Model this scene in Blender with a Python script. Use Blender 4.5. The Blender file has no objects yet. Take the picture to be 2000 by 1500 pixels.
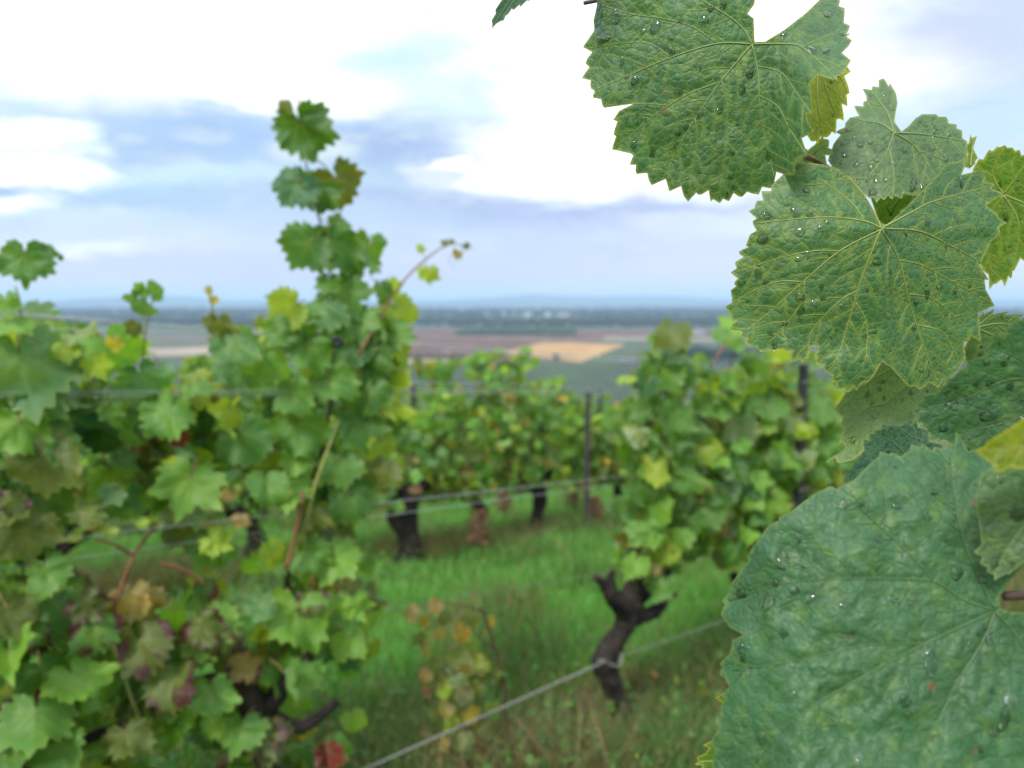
import bpy, math, random
import numpy as np
from mathutils import Vector, Matrix, Euler
from mathutils.geometry import delaunay_2d_cdt

R = math.radians
rnd = random.Random(7)
rs = np.random.RandomState(11)
S = bpy.context.scene
COL = S.collection

# ------------------------------------------------------------------ camera
F = 1500.0                       # focal length in pixels of the 2000 px wide photo
PITCH = R(6.2)
cd = bpy.data.cameras.new('camera')
cam = bpy.data.objects.new('camera', cd)
COL.objects.link(cam)
cam.location = (0, 0, 0)
cam.rotation_euler = (R(90) - PITCH, 0, 0)
cd.sensor_width = 36
cd.lens = 27
cd.clip_start = 0.02
cd.clip_end = 60000
cd.dof.use_dof = True
cd.dof.focus_distance = 0.385
cd.dof.aperture_fstop = 7.2
S.camera = cam

# ------------------------------------------------------------------ light
S.view_settings.view_transform = 'Standard'
S.view_settings.look = 'None'
S.view_settings.gamma = 1
S.view_settings.use_curve_mapping = False
S.view_settings.exposure = 1.32
SUN_EL, SUN_AZ = R(42), R(205)   # azimuth clockwise from +Y: behind the camera, to the left
sd = bpy.data.lights.new('sun', 'SUN')
sd.energy = 1.5
sd.angle = R(14)
sd.color = (1, .97, .9)
so = bpy.data.objects.new('sun', sd)
COL.objects.link(so)
sdir = Vector((math.sin(SUN_AZ) * math.cos(SUN_EL), math.cos(SUN_AZ) * math.cos(SUN_EL), math.sin(SUN_EL)))
so.rotation_euler = sdir.to_track_quat('Z', 'Y').to_euler()
S.cycles.use_denoising = True
S.cycles.max_bounces = 8
S.cycles.transparent_max_bounces = 8
S.cycles.volume_bounces = 1
S.cycles.volume_max_steps = 64
S.cycles.transmission_bounces = 6
S.cycles.sample_clamp_indirect = 4


class NT:
    def __init__(s, tree):
        s.t = tree
        tree.nodes.clear()

    def n(s, typ, inputs=None, **kw):
        nd = s.t.nodes.new(typ)
        for k, v in kw.items():
            setattr(nd, k, v)
        for k, v in (inputs or {}).items():
            sock = nd.inputs[k]
            if isinstance(v, bpy.types.NodeSocket):
                s.t.links.new(v, sock)
            else:
                sock.default_value = v
        return nd

    def math(s, op, a, b=None, c=None, clamp=False):
        nd = s.t.nodes.new('ShaderNodeMath')
        nd.operation = op
        nd.use_clamp = clamp
        for i, v in enumerate((a, b, c)):
            if v is None:
                continue
            if isinstance(v, bpy.types.NodeSocket):
                s.t.links.new(v, nd.inputs[i])
            else:
                nd.inputs[i].default_value = v
        return nd.outputs[0]

    def mix(s, f, a, b, blend='MIX'):
        nd = s.t.nodes.new('ShaderNodeMix')
        nd.data_type = 'RGBA'
        nd.blend_type = blend
        for i, v in ((0, f), (6, a), (7, b)):
            if isinstance(v, bpy.types.NodeSocket):
                s.t.links.new(v, nd.inputs[i])
            elif i == 0:
                nd.inputs[0].default_value = v
            else:
                nd.inputs[i].default_value = tuple(v) + (1,) if len(v) == 3 else v
        return nd.outputs[2]

    def ss(s, v, lo, hi):
        nd = s.t.nodes.new('ShaderNodeMapRange')
        nd.interpolation_type = 'SMOOTHSTEP'
        s.t.links.new(v, nd.inputs[0])
        nd.inputs[1].default_value = lo
        nd.inputs[2].default_value = hi
        return nd.outputs[0]

    def noise(s, vec, scale, detail=3, rough=.55, dist=0):
        nd = s.n('ShaderNodeTexNoise', {'Scale': scale, 'Detail': detail, 'Roughness': rough, 'Distortion': dist})
        if vec is not None:
            s.t.links.new(vec, nd.inputs['Vector'])
        return nd


def ray(px, py):
    """unit-depth direction through a pixel of the photograph, in world axes"""
    xc = (px - 1000) / F
    yc = (750 - py) / F
    return Vector((xc, math.cos(PITCH) + yc * math.sin(PITCH), -math.sin(PITCH) + yc * math.cos(PITCH)))


def P(px, py, D):
    return ray(px, py) * D


# ------------------------------------------------------------------ world: overcast sky with broken cloud
W = bpy.data.worlds.new('World')
S.world = W
W.use_nodes = True
W.cycles.sampling_method = 'MANUAL'
W.cycles.sample_map_resolution = 1024
w = NT(W.node_tree)
tc = w.n('ShaderNodeTexCoord').outputs['Generated']
sep = w.n('ShaderNodeSeparateXYZ', {0: tc})
zz = sep.outputs[2]
sky = w.n('ShaderNodeTexSky', sky_type='NISHITA', sun_disc=False, sun_elevation=SUN_EL, sun_rotation=SUN_AZ,
          air_density=1.0, dust_density=1.5)
mp = w.n('ShaderNodeMapping', {'Vector': tc, 'Scale': (1, 1, 3.2)})
wn = w.noise(mp.outputs[0], 3.2, 5, .55)
wv = w.n('ShaderNodeVectorMath', {0: wn.outputs['Color'], 1: (.5, .5, .5)}, operation='SUBTRACT').outputs[0]
wv = w.n('ShaderNodeVectorMath', {0: wv, 1: (.20, .20, .075)}, operation='MULTIPLY').outputs[0]
wdir = w.n('ShaderNodeVectorMath', {0: tc, 1: wv}, operation='ADD').outputs[0]
wn2 = w.noise(mp.outputs[0], 11, 5, .6)
wv2 = w.n('ShaderNodeVectorMath', {0: wn2.outputs['Color'], 1: (.5, .5, .5)}, operation='SUBTRACT').outputs[0]
wv2 = w.n('ShaderNodeVectorMath', {0: wv2, 1: (.11, .11, .045)}, operation='MULTIPLY').outputs[0]
wdir = w.n('ShaderNodeVectorMath', {0: wdir, 1: wv2}, operation='ADD').outputs[0]
# haze-lavender low, pale blue higher; brightness in final-picture terms /exposure, then *10 because strength is 0.1
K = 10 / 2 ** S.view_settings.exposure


def kc(r, g, b):   # display colour (0-255) to scene value
    f = lambda c: ((c / 255 + .055) / 1.055) ** 2.4
    return (f(r) * K, f(g) * K, f(b) * K)


low = kc(232, 236, 254)
mid = kc(202, 232, 255)
cyan = kc(214, 248, 255)
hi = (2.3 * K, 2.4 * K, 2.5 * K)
cbase = w.mix(w.ss(zz, .0, .17), low, mid)
cbase = w.mix(w.ss(zz, .09, .24), cbase, cyan)
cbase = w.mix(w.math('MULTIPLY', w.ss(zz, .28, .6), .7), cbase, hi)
sky_s = w.mix(1.0, sky.outputs[0], (1.0, 1.0, 1.0), 'MULTIPLY')
cbase = w.mix(.88, sky_s, cbase)
# generic clouds everywhere
gn = w.noise(mp.outputs[0], 4.3, 6, .58, .3)
bright = w.ss(gn.outputs[0], .52, .70)
cbase = w.mix(w.math('MULTIPLY', bright, w.ss(zz, .05, .3)), cbase, (1.4 * K, 1.45 * K, 1.5 * K))
gn3 = w.noise(mp.outputs[0], 6.1, 5, .6, .2)
cbase = w.mix(w.math('MULTIPLY', w.ss(gn3.outputs[0], .55, .72), .35), cbase, kc(190, 210, 245))


def blob(col, px, py, rx, ry, color, soft=.5, amt=1.0):
    """a cloud centred in the direction of one photo pixel; rx, ry half sizes in pixels"""
    d = ray(px, py).normalized()
    k = d.length / F * (1 / math.sqrt(1 + ((px - 1000) / F) ** 2))
    dv = w.n('ShaderNodeVectorMath', {0: wdir, 1: d}, operation='SUBTRACT').outputs[0]
    dv = w.n('ShaderNodeVectorMath', {0: dv, 1: (1 / (rx * k), 1 / (rx * k), 1 / (ry * k))}, operation='MULTIPLY').outputs[0]
    ln = w.n('ShaderNodeVectorMath', {0: dv}, operation='LENGTH').outputs['Value']
    m = w.ss(ln, 1.15 + soft * 1.3, max(.05, .9 - soft * 1.1))
    m = w.math('MULTIPLY', m, amt)
    return w.mix(m, col, color)


white = (1.6 * K, 1.62 * K, 1.65 * K)
grey = kc(178, 206, 250)
c = cbase
for b in (
    (620, 330, 900, 120, kc(206, 230, 253), .8, .5),
    (250, 60, 560, 110, white, .35), (560, 165, 330, 55, white, .4), (760, 205, 110, 30, white, .5),
    (1150, 170, 220, 170, white, .5), (1020, 330, 140, 45, white, .5), (1280, 300, 200, 130, white, .6),
    (1740, 140, 130, 50, white, .6), (1560, 40, 150, 60, white, .6),
    (810, 100, 120, 40, cyan, .6, .9), (880, 190, 90, 60, cyan, .6, .8),
    (1950, 60, 200, 90, kc(214, 220, 250), .8, .8), (1900, 330, 160, 120, kc(214, 238, 255), .6, .7),
    (430, 265, 300, 42, kc(172, 206, 252), .7, .85), (800, 300, 150, 50, kc(172, 198, 242), .6, .9),
    (1000, 415, 260, 26, kc(180, 200, 244), .8, .85), (1130, 440, 190, 20, kc(186, 202, 246), .8, .7),
    (120, 350, 260, 40, kc(190, 225, 250), .6, .8), (350, 400, 300, 22, kc(184, 214, 250), .9, .7), (330, 330, 120, 14, kc(222, 248, 255), .8, .8), (420, 345, 160, 12, kc(214, 246, 255), .9, .7), (120, 420, 130, 14, kc(226, 248, 255), .9, .7), (640, 440, 200, 30, kc(206, 226, 252), .9, .6),
    (60, 325, 90, 26, white, .5), (40, 255, 80, 24, white, .5), (20, 385, 60, 22, white, .6, .8),
    (0, 355, 60, 16, grey, .6), (680, 300, 50, 24, kc(225, 245, 255), .5),
    (200, 480, 240, 34, kc(226, 240, 255), .7, .9), (170, 490, 90, 14, white, .7, .6),
    (950, 345, 90, 22, kc(240, 250, 255), .3), (905, 332, 40, 16, white, .2), (1000, 352, 130, 16, white, .3), (880, 355, 60, 14, kc(236, 248, 255), .3), (860, 405, 130, 12, kc(186, 206, 244), .5, .8), (1220, 405, 160, 12, kc(184, 202, 242), .5, .8), (600, 300, 60, 16, kc(232, 248, 255), .4, .7), (300, 300, 130, 14, kc(176, 206, 248), .5, .7), (520, 245, 120, 14, kc(184, 214, 250), .5, .7), (1380, 400, 200, 22, kc(192, 208, 246), .8, .6),
    (1200, 480, 260, 28, kc(206, 220, 250), .7, .8), (700, 530, 500, 28, kc(214, 222, 250), .8, .8),
):
    c = blob(c, *b)
wis = w.noise(mp.outputs[0], 14, 6, .62, .4)
wel = w.math('MULTIPLY', w.ss(zz, .02, .1), w.ss(zz, .9, .35))
c = w.mix(w.math('MULTIPLY', w.math('MULTIPLY', w.ss(wis.outputs[0], .5, .68), .45), wel), c, kc(238, 250, 255))
wis2 = w.noise(mp.outputs[0], 8.5, 6, .6, .3)
c = w.mix(w.math('MULTIPLY', w.math('MULTIPLY', w.ss(wis2.outputs[0], .54, .7), .28), wel), c, kc(176, 196, 236))
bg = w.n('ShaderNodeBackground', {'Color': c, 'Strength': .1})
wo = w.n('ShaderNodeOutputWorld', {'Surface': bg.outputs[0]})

# ------------------------------------------------------------------ helpers for geometry


def mesh(name, verts, faces, mat=None, attrs=None, smooth=True, colors=None, matidx=None):
    me = bpy.data.meshes.new(name)
    if isinstance(verts, np.ndarray):
        verts = verts.tolist()
    if isinstance(faces, np.ndarray):
        faces = faces.tolist()
    me.from_pydata(verts, [], faces)
    mats = mat if isinstance(mat, (list, tuple)) else [mat]
    for m in mats:
        if m:
            me.materials.append(m)
    if smooth:
        me.polygons.foreach_set('use_smooth', [True] * len(me.polygons))
    if matidx is not None:
        me.polygons.foreach_set('material_index', list(matidx))
    for k, v in (attrs or {}).items():
        a = me.attributes.new(k, 'FLOAT', 'POINT')
        a.data.foreach_set('value', np.asarray(v, dtype=np.float32))
    if colors is not None:
        a = me.color_attributes.new('tint', 'FLOAT_COLOR', 'POINT')
        cc = np.ones((len(verts), 4), np.float32)
        cc[:, :3] = colors
        a.data.foreach_set('color', cc.ravel())
    me.update()
    return me


def link(name, data, parent=None, loc=None, label=None, cat=None, group=None, kind=None, color=None):
    o = bpy.data.objects.new(name, data)
    COL.objects.link(o)
    if loc is not None:
        o.location = loc
    if parent is not None:
        o.parent = parent
    for k, v in (('label', label), ('category', cat), ('group', group), ('kind', kind)):
        if v:
            o[k] = v
    if color is not None:
        o.color = tuple(color) + (1,)
    return o


def empty(name, loc, label, cat, group=None):
    return link(name, None, loc=loc, label=label, cat=cat, group=group)


def tube_data(pts, radii, sides=8, knob=0.0, kfreq=9.0, seed=0, base=0):
    """swept tube with closed ends; pts world vectors"""
    pts = [Vector(p) for p in pts]
    n = len(pts)
    vs, fs = [], []
    r_ = random.Random(seed)
    ph = [r_.uniform(0, 6.28) for _ in range(6)]
    up = Vector((0.3, 0.2, 1)).normalized()
    X = None
    for i, p in enumerate(pts):
        t = (pts[min(i + 1, n - 1)] - pts[max(i - 1, 0)])
        t.normalize()
        if X is None:
            a = Vector((1, 0, 0)) if abs(t.x) < .8 else Vector((0, 1, 0))
            X = t.cross(a).normalized()
        else:
            X = (X - t * X.dot(t)).normalized()
        Y = t.cross(X)
        for j in range(sides):
            th = 2 * math.pi * j / sides
            r = radii[i]
            if knob:
                r *= 1 + knob * (.5 * math.sin(3 * th + ph[0] + i * .9) + .5 * math.sin(kfreq * i / n * 6.28 + ph[1] + 2 * th) + .35 * math.sin(5 * th + ph[2] - i * 1.7) + r_.uniform(-.25, .25))
            vs.append(p + X * (r * math.cos(th)) + Y * (r * math.sin(th)))
    for i in range(n - 1):
        for j in range(sides):
            a = base + i * sides + j
            b = base + i * sides + (j + 1) % sides
            fs.append((a, b, b + sides, a + sides))
    fs.append(tuple(base + j for j in reversed(range(sides))))
    fs.append(tuple(base + (n - 1) * sides + j for j in range(sides)))
    return [tuple(v) for v in vs], fs


def smooth_path(pts, n):
    """Catmull-Rom resample of a list of tuples (any dimension)"""
    p = np.array(pts, float)
    p = np.vstack([2 * p[0] - p[1], p, 2 * p[-1] - p[-2]])
    out = []
    segs = len(p) - 3
    for k in range(n):
        t = k / (n - 1) * segs
        i = min(int(t), segs - 1)
        u = t - i
        a, b, c_, d = p[i:i + 4]
        out.append(.5 * ((2 * b) + (-a + c_) * u + (2 * a - 5 * b + 4 * c_ - d) * u * u + (-a + 3 * b - 3 * c_ + d) * u ** 3))
    return np.array(out)


def vnoise(x, y, seed=0):
    """vectorised value noise, period-free, range -1..1"""
    xi, yi = np.floor(x).astype(np.int64), np.floor(y).astype(np.int64)
    fx, fy = x - xi, y - yi
    fx, fy = fx * fx * (3 - 2 * fx), fy * fy * (3 - 2 * fy)

    def h(a, b):
        v = np.sin(a * 127.1 + b * 311.7 + seed * 74.7) * 43758.5453
        return (v - np.floor(v)) * 2 - 1
    return (h(xi, yi) * (1 - fx) + h(xi + 1, yi) * fx) * (1 - fy) + (h(xi, yi + 1) * (1 - fx) + h(xi + 1, yi + 1) * fx) * fy


# ------------------------------------------------------------------ materials
def new_mat(name):
    m = bpy.data.materials.new(name)
    m.use_nodes = True
    return m, NT(m.node_tree)


def out(nt, shader, disp=None):
    o = nt.n('ShaderNodeOutputMaterial')
    nt.t.links.new(shader, o.inputs[0])


def simple_mat(name, col, rough=.7, metal=0, var=.25, scale=20, bump=0, bscale=60, col2=None, spec=.5):
    m, t = new_mat(name)
    co = t.n('ShaderNodeTexCoord').outputs['Object']
    nz = t.noise(co, scale, 4)
    c2 = col2 or tuple(x * (1 - var) for x in col)
    cc = t.mix(t.ss(nz.outputs[0], .35, .65), col, c2)
    ins = {'Base Color': cc, 'Roughness': rough, 'Metallic': metal, 'Specular IOR Level': spec}
    if bump:
        bn = t.noise(co, bscale, 4)
        ins['Normal'] = t.n('ShaderNodeBump', {'Strength': 1.0, 'Distance': bump, 'Height': bn.outputs[0]}).outputs[0]
    pb = t.n('ShaderNodeBsdfPrincipled', ins)
    out(t, pb.outputs[0])
    return m


def leaf_mat(name, source, turning=False, rough=.54, edge=(.07, .022, .028)):
    """grape leaf of the rows: colour from the object or from a vertex colour"""
    m, t = new_mat(name)
    co = t.n('ShaderNodeTexCoord').outputs['Object']
    if source == 'object':
        base = t.n('ShaderNodeObjectInfo').outputs['Color']
    else:
        base = t.n('ShaderNodeVertexColor', layer_name='tint').outputs[0]
    nz = t.noise(co, 3.2, 3)
    nz2 = t.noise(co, 9, 3)
    base = t.mix(t.math('MULTIPLY', t.ss(nz.outputs[0], .4, .7), .45), base, t.mix(1.0, base, (1.7, 1.25, .8), 'MULTIPLY'))
    base = t.mix(t.math('MULTIPLY', t.ss(nz2.outputs[0], .5, .72), .4), base, t.mix(1.0, base, (.6, .7, .8), 'MULTIPLY'))
    if source == 'object':
        v = t.n('ShaderNodeAttribute', attribute_name='vein').outputs['Fac']
        base = t.mix(t.math('MULTIPLY', v, .22), base, (.26, .32, .10))
        e = t.n('ShaderNodeAttribute', attribute_name='rad').outputs['Fac']
        if turning:
            e2 = t.math('ADD', e, t.math('MULTIPLY', t.math('SUBTRACT', nz.outputs[0], .5), 2.4))
            base = t.mix(t.ss(e2, .62, 1.0), base, edge)
        else:
            base = t.mix(t.math('MULTIPLY', t.ss(e, .9, 1.0), .3), base, (.25, .26, .04))
    back = t.n('ShaderNodeNewGeometry').outputs['Backfacing']
    bcol = t.mix(.35, base, (.26, .34, .20))
    colr = t.mix(back, base, bcol)
    rg = t.math('ADD', t.math('MULTIPLY', back, .25), rough)
    pb = t.n('ShaderNodeBsdfPrincipled', {'Base Color': colr, 'Roughness': rg, 'Specular IOR Level': .42})
    tr_c = t.mix(1.0, base, (3.2, 2.7, .8), 'MULTIPLY')
    tr = t.n('ShaderNodeBsdfTranslucent', {'Color': tr_c})
    mx = t.n('ShaderNodeMixShader', {0: .34, 1: pb.outputs[0], 2: tr.outputs[0]})
    out(t, mx.outputs[0])
    return m


M = {}
M['leaf'] = leaf_mat('vine_leaf_green', 'object')
M['turn'] = leaf_mat('vine_leaf_turning', 'object', True)
M['mass'] = leaf_mat('vine_leaf_mass', 'vcol', rough=.5)
M['bark'] = simple_mat('vine_bark', (.010, .008, .007), .9, bump=.010, bscale=55, col2=(.040, .030, .025), scale=28, spec=.25)
M['cane'] = simple_mat('vine_cane', (.20, .085, .035), .55, var=.4, scale=30)
M['cane_brown'] = simple_mat('vine_cane_brown', (.085, .045, .03), .6, var=.4, scale=30)
M['cane_green'] = simple_mat('vine_cane_green', (.22, .24, .05), .5, var=.3, scale=30)
M['petiole'] = simple_mat('leaf_stem', (.22, .20, .06), .5, col2=(.22, .10, .05), scale=50)
M['wire'] = simple_mat('galvanised_wire', (.55, .57, .6), .32, metal=.85, scale=200, var=.3)
M['rope'] = simple_mat('weathered_wire', (.30, .29, .28), .6, metal=.2, scale=300, var=.4)
M['post'] = simple_mat('dark_steel_post', (.028, .030, .036), .6, scale=60, var=.4, bump=.0005)
M['rustpost'] = simple_mat('rusty_post', (.05, .035, .03), .75, scale=60, var=.4, col2=(.035, .035, .04))
M['grape'] = simple_mat('dark_grape', (.01, .008, .02), .3, scale=40)
m, t = new_mat('rain_water')
_rf = t.n('ShaderNodeBsdfRefraction', {'Color': (1, 1, 1, 1), 'Roughness': 0.0, 'IOR': 1.33})
_tp = t.n('ShaderNodeBsdfTransparent', {'Color': (1, 1, 1, 1)})
_m1 = t.n('ShaderNodeMixShader', {0: .4, 1: _rf.outputs[0], 2: _tp.outputs[0]})
_gl = t.n('ShaderNodeBsdfGlossy', {'Color': (1, 1, 1, 1), 'Roughness': 0.03})
_fr = t.n('ShaderNodeFresnel', {'IOR': 1.36})
_m2 = t.n('ShaderNodeMixShader', {0: _fr.outputs[0], 1: _m1.outputs[0], 2: _gl.outputs[0]})
out(t, _m2.outputs[0])
M['water'] = m


def grass_mat(name, trans=.25):
    m, t = new_mat(name)
    base = t.n('ShaderNodeVertexColor', layer_name='tint').outputs[0]
    pb = t.n('ShaderNodeBsdfPrincipled', {'Base Color': base, 'Roughness': .55, 'Specular IOR Level': .4})
    tr = t.n('ShaderNodeBsdfTranslucent', {'Color': t.mix(1.0, base, (2.2, 2.0, 1.0), 'MULTIPLY')})
    mx = t.n('ShaderNodeMixShader', {0: trans, 1: pb.outputs[0], 2: tr.outputs[0]})
    out(t, mx.outputs[0])
    return m


M['grass'] = grass_mat('grass_blades')


def hero_mat(name, c1, c2, veincol, edgecol, spot=.6, rough=.46, trans=.22, net=.5, dark=1.0):
    """close-up grape leaf: mottled, quilted between a net of fine veins, with rust spots"""
    m, t = new_mat(name)
    co = t.n('ShaderNodeTexCoord').outputs['Object']
    wob = t.noise(co, 120, 2)
    wv_ = t.n('ShaderNodeVectorMath', {0: wob.outputs['Color'], 1: (.0045, .0045, .0045)}, operation='MULTIPLY').outputs[0]
    cw = t.n('ShaderNodeVectorMath', {0: co, 1: wv_}, operation='ADD').outputs[0]
    vor = t.n('ShaderNodeTexVoronoi', {'Vector': cw, 'Scale': 230.0}, feature='DISTANCE_TO_EDGE')
    vor2 = t.n('ShaderNodeTexVoronoi', {'Vector': cw, 'Scale': 620.0}, feature='DISTANCE_TO_EDGE')
    line = t.ss(vor.outputs['Distance'], .075, .0)
    line2 = t.ss(vor2.outputs['Distance'], .10, .0)
    n1 = t.noise(co, 130, 4, .6)
    n2 = t.noise(co, 230, 3, .6)
    n3 = t.noise(co, 22, 3, .6)
    vein = t.n('ShaderNodeAttribute', attribute_name='vein').outputs['Fac']
    edge = t.n('ShaderNodeAttribute', attribute_name='edge').outputs['Fac']
    # small yellowish flecks, bluish-green body, larger zones
    colr = t.mix(t.ss(n3.outputs[0], .38, .66), c1, tuple(a * .78 * dark for a in c1))
    colr = t.mix(t.math('MULTIPLY', t.ss(n1.outputs[0], .50, .68), .62), colr, c2)
    colr = t.mix(t.math('MULTIPLY', t.ss(n2.outputs[0], .56, .7), .35), colr, c2)
    colr = t.mix(t.math('MULTIPLY', t.ss(n2.outputs[0], .46, .34), .35), colr, tuple(a * .5 for a in c1))
    vs_ = t.n('ShaderNodeTexVoronoi', {'Vector': co, 'Scale': 75.0, 'Randomness': 1.0}, feature='F1')
    rsel = t.n('ShaderNodeSeparateColor', {0: vs_.outputs['Color']})
    sp = t.math('MULTIPLY', t.ss(vs_.outputs['Distance'], .17, .05), t.ss(rsel.outputs[0], 1 - .22 * spot, 1 - .22 * spot + .02))
    spc = t.mix(rsel.outputs[1], (.22, .045, .03), (.12, .09, .07))
    colr = t.mix(t.math('MULTIPLY', sp, .75), colr, spc)
    colr = t.mix(t.math('MULTIPLY', line2, .18 * net), colr, veincol)
    colr = t.mix(t.math('MULTIPLY', line, .60 * net), colr, veincol)
    colr = t.mix(t.math('MULTIPLY', vein, .55), colr, veincol)
    colr = t.mix(t.math('MULTIPLY', edge, .8), colr, edgecol)
    h = t.math('MULTIPLY', t.math('POWER', t.math('MINIMUM', vor.outputs['Distance'], .35), .6), .0007)
    h = t.math('ADD', h, t.math('MULTIPLY', t.math('MINIMUM', vor2.outputs['Distance'], .3), .0003))
    h = t.math('ADD', h, t.math('MULTIPLY', n2.outputs[0], .0003))
    bmp = t.n('ShaderNodeBump', {'Strength': .95, 'Distance': 1.0, 'Height': h})
    rn = t.noise(co, 160, 3)
    rg = t.math('ADD', t.math('MULTIPLY', rn.outputs[0], .22), rough - .1)
    back = t.n('ShaderNodeNewGeometry').outputs['Backfacing']
    pb = t.n('ShaderNodeBsdfPrincipled', {'Base Color': colr, 'Roughness': rg, 'Specular IOR Level': .34, 'Normal': bmp.outputs[0],
                                          'Coat Weight': .05, 'Coat Roughness': .3})
    tr = t.n('ShaderNodeBsdfTranslucent', {'Color': t.mix(1.0, colr, (2.4, 2.4, .9), 'MULTIPLY')})
    mx = t.n('ShaderNodeMixShader', {0: trans, 1: pb.outputs[0], 2: tr.outputs[0]})
    out(t, mx.outputs[0])
    return m


# ------------------------------------------------------------------ terrain
GC, GA, GB, PLAIN = -.96, .03, -.16, -60.0
RN = Vector((-.617, .787, 0))     # across the rows
RU = Vector((.787, .617, 0))      # along the rows


def ground_z(x, y):
    x = np.asarray(x, float)
    y = np.asarray(y, float)
    zh = GC + GA * 250 * np.tanh(x / 250) + GB * np.maximum(y, -60 + 0 * y)
    k = 2.0
    z = np.logaddexp(zh / k, PLAIN / k) * k
    return z


def gz(x, y):
    return float(ground_z(x, y))


def rowpt(n, s, h=0.0):
    """a point at height h above the ground, n metres across and s metres along the rows"""
    q = RN * n + RU * s
    return Vector((q.x, q.y, gz(q.x, q.y) + h))


def onrow(px, py, n=1.5):
    """where the sight line of a pixel meets the vertical plane of a vine row"""
    d = ray(px, py)
    t_ = n / (d.x * RN.x + d.y * RN.y)
    return d * t_


def build_ground():
    k = np.linspace(-1, 1, 261)
    xs = np.sinh(k * 8.6) / math.sinh(8.6) * 16000
    ky = np.linspace(0, 1, 300)
    ys = -12 + np.sinh(ky * 8.8) / math.sinh(8.8) * 18000
    ys = np.concatenate([[-3000, -600, -150, -40], ys])
    X, Y = np.meshgrid(xs, ys)
    Z = ground_z(X, Y)
    near = np.exp(-np.hypot(X, Y) / 25)
    Z = Z + near * (.03 * vnoise(X * 1.3, Y * 1.3, 1) + .015 * vnoise(X * 4, Y * 4, 2)) - .02 * near
    far = np.clip((np.hypot(X, Y) - 2500) / 6000, 0, 1)
    Z = Z + far * 10 * vnoise(X / 1800, Y / 1800, 5)
    V = np.stack([X, Y, Z], -1).reshape(-1, 3)
    ny, nx = X.shape
    i = np.arange(ny - 1)[:, None] * nx + np.arange(nx - 1)[None]
    Fc = np.stack([i, i + 1, i + nx + 1, i + nx], -1).reshape(-1, 4)
    m, t = new_mat('grassy_ground')
    co = t.n('ShaderNodeNewGeometry').outputs['Position']
    n1 = t.noise(co, 1.6, 5, .6)
    n2 = t.noise(co, 9, 5, .65)
    n3 = t.noise(co, .004, 4, .5)
    c_ = t.mix(t.ss(n1.outputs[0], .4, .62), (.055, .14, .028), (.11, .09, .045))
    c_ = t.mix(t.math('MULTIPLY', t.ss(n2.outputs[0], .4, .7), .5), c_, (.03, .05, .018))
    sepp = t.n('ShaderNodeSeparateXYZ', {0: co})
    farm = t.ss(sepp.outputs[1], 180, 420)
    fc_ = t.mix(t.ss(n3.outputs[0], .4, .6), (.05, .075, .045), (.075, .08, .05))
    c_ = t.mix(farm, c_, fc_)
    b = t.n('ShaderNodeBump', {'Strength': .6, 'Distance': .03, 'Height': n2.outputs[0]})
    pb_ = t.n('ShaderNodeBsdfPrincipled', {'Base Color': c_, 'Roughness': .9, 'Normal': b.outputs[0], 'Specular IOR Level': .2})
    out(t, pb_.outputs[0])
    link('ground', mesh('ground', V, Fc, m), kind='structure')


build_ground()


def plain_pt(px, py, h=0.0):
    d = ray(px, py)
    q = d * ((PLAIN + h) / d.z)
    return (q.x, q.y)


def field(name, pxs, col, col2, h=.5, scale=.02, stripe=None):
    """a crop field: a low slab on the plain with the real size its corners imply"""
    pts = [plain_pt(*p) for p in pxs]
    vs = [(x, y, gz(x, y) - .5) for x, y in pts] + [(x, y, gz(x, y) + h) for x, y in pts]
    n = len(pts)
    fs = [tuple(range(n, 2 * n))] + [(i, (i + 1) % n, n + (i + 1) % n, n + i) for i in range(n)]
    m, t = new_mat(name)
    co = t.n('ShaderNodeNewGeometry').outputs['Position']
    mpp = t.n('ShaderNodeMapping', {'Vector': co, 'Rotation': (0, 0, .5), 'Scale': (1, .25, 1)})
    nz = t.noise(mpp.outputs[0], scale, 5, .6)
    c_ = t.mix(t.ss(nz.outputs[0], .35, .65), col, col2)
    if stripe:
        wv_ = t.n('ShaderNodeTexWave', {'Vector': mpp.outputs[0], 'Scale': stripe, 'Distortion': 2.0, 'Detail': 2.0})
        c_ = t.mix(t.math('MULTIPLY', wv_.outputs['Fac'], .5), c_, tuple(a * .6 for a in col2))
    pb_ = t.n('ShaderNodeBsdfPrincipled', {'Base Color': c_, 'Roughness': .95, 'Specular IOR Level': .1})
    out(t, pb_.outputs[0])
    o = link(name, mesh(name, vs, fs, m, smooth=False), kind='structure')
    return o


field('ploughed_field', [(560, 702), (1010, 706), (1180, 662), (1900, 668), (1900, 650), (1150, 646), (560, 641)], (.135, .075, .058), (.10, .058, .046), .3)
field('ploughed_field', [(-200, 668), (560, 672), (560, 655), (-200, 650)], (.13, .10, .08), (.10, .10, .07), .3)
field('stubble_field', [(980, 690), (1136, 708), (1222, 673), (1060, 669)], (.42, .26, .11), (.33, .20, .09), .6, .03)
field('meadow_field', [(1136, 709), (1300, 716), (1420, 690), (1420, 672), (1224, 673)], (.06, .095, .05), (.075, .09, .055), .5)
field('track_strip', [(1180, 663), (1980, 672), (1980, 668), (1180, 659)], (.30, .27, .22), (.24, .22, .18), .7)
field('pale_field', [(780, 709), (880, 711), (900, 704), (780, 701)], (.33, .27, .17), (.28, .24, .15), .5)
field('pale_field', [(180, 700), (480, 690), (480, 676), (180, 684)], (.32, .26, .2), (.24, .2, .16), .5)
field('far_vineyard', [(-400, 790), (2200, 800), (2200, 722), (1000, 713), (-400, 712)], (.07, .10, .055), (.045, .07, .045), .9, .03, .09)
field('far_vineyard', [(1350, 716), (2100, 722), (2100, 690), (1430, 686)], (.04, .065, .05), (.03, .05, .04), 1.0, .03, .09)
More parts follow.
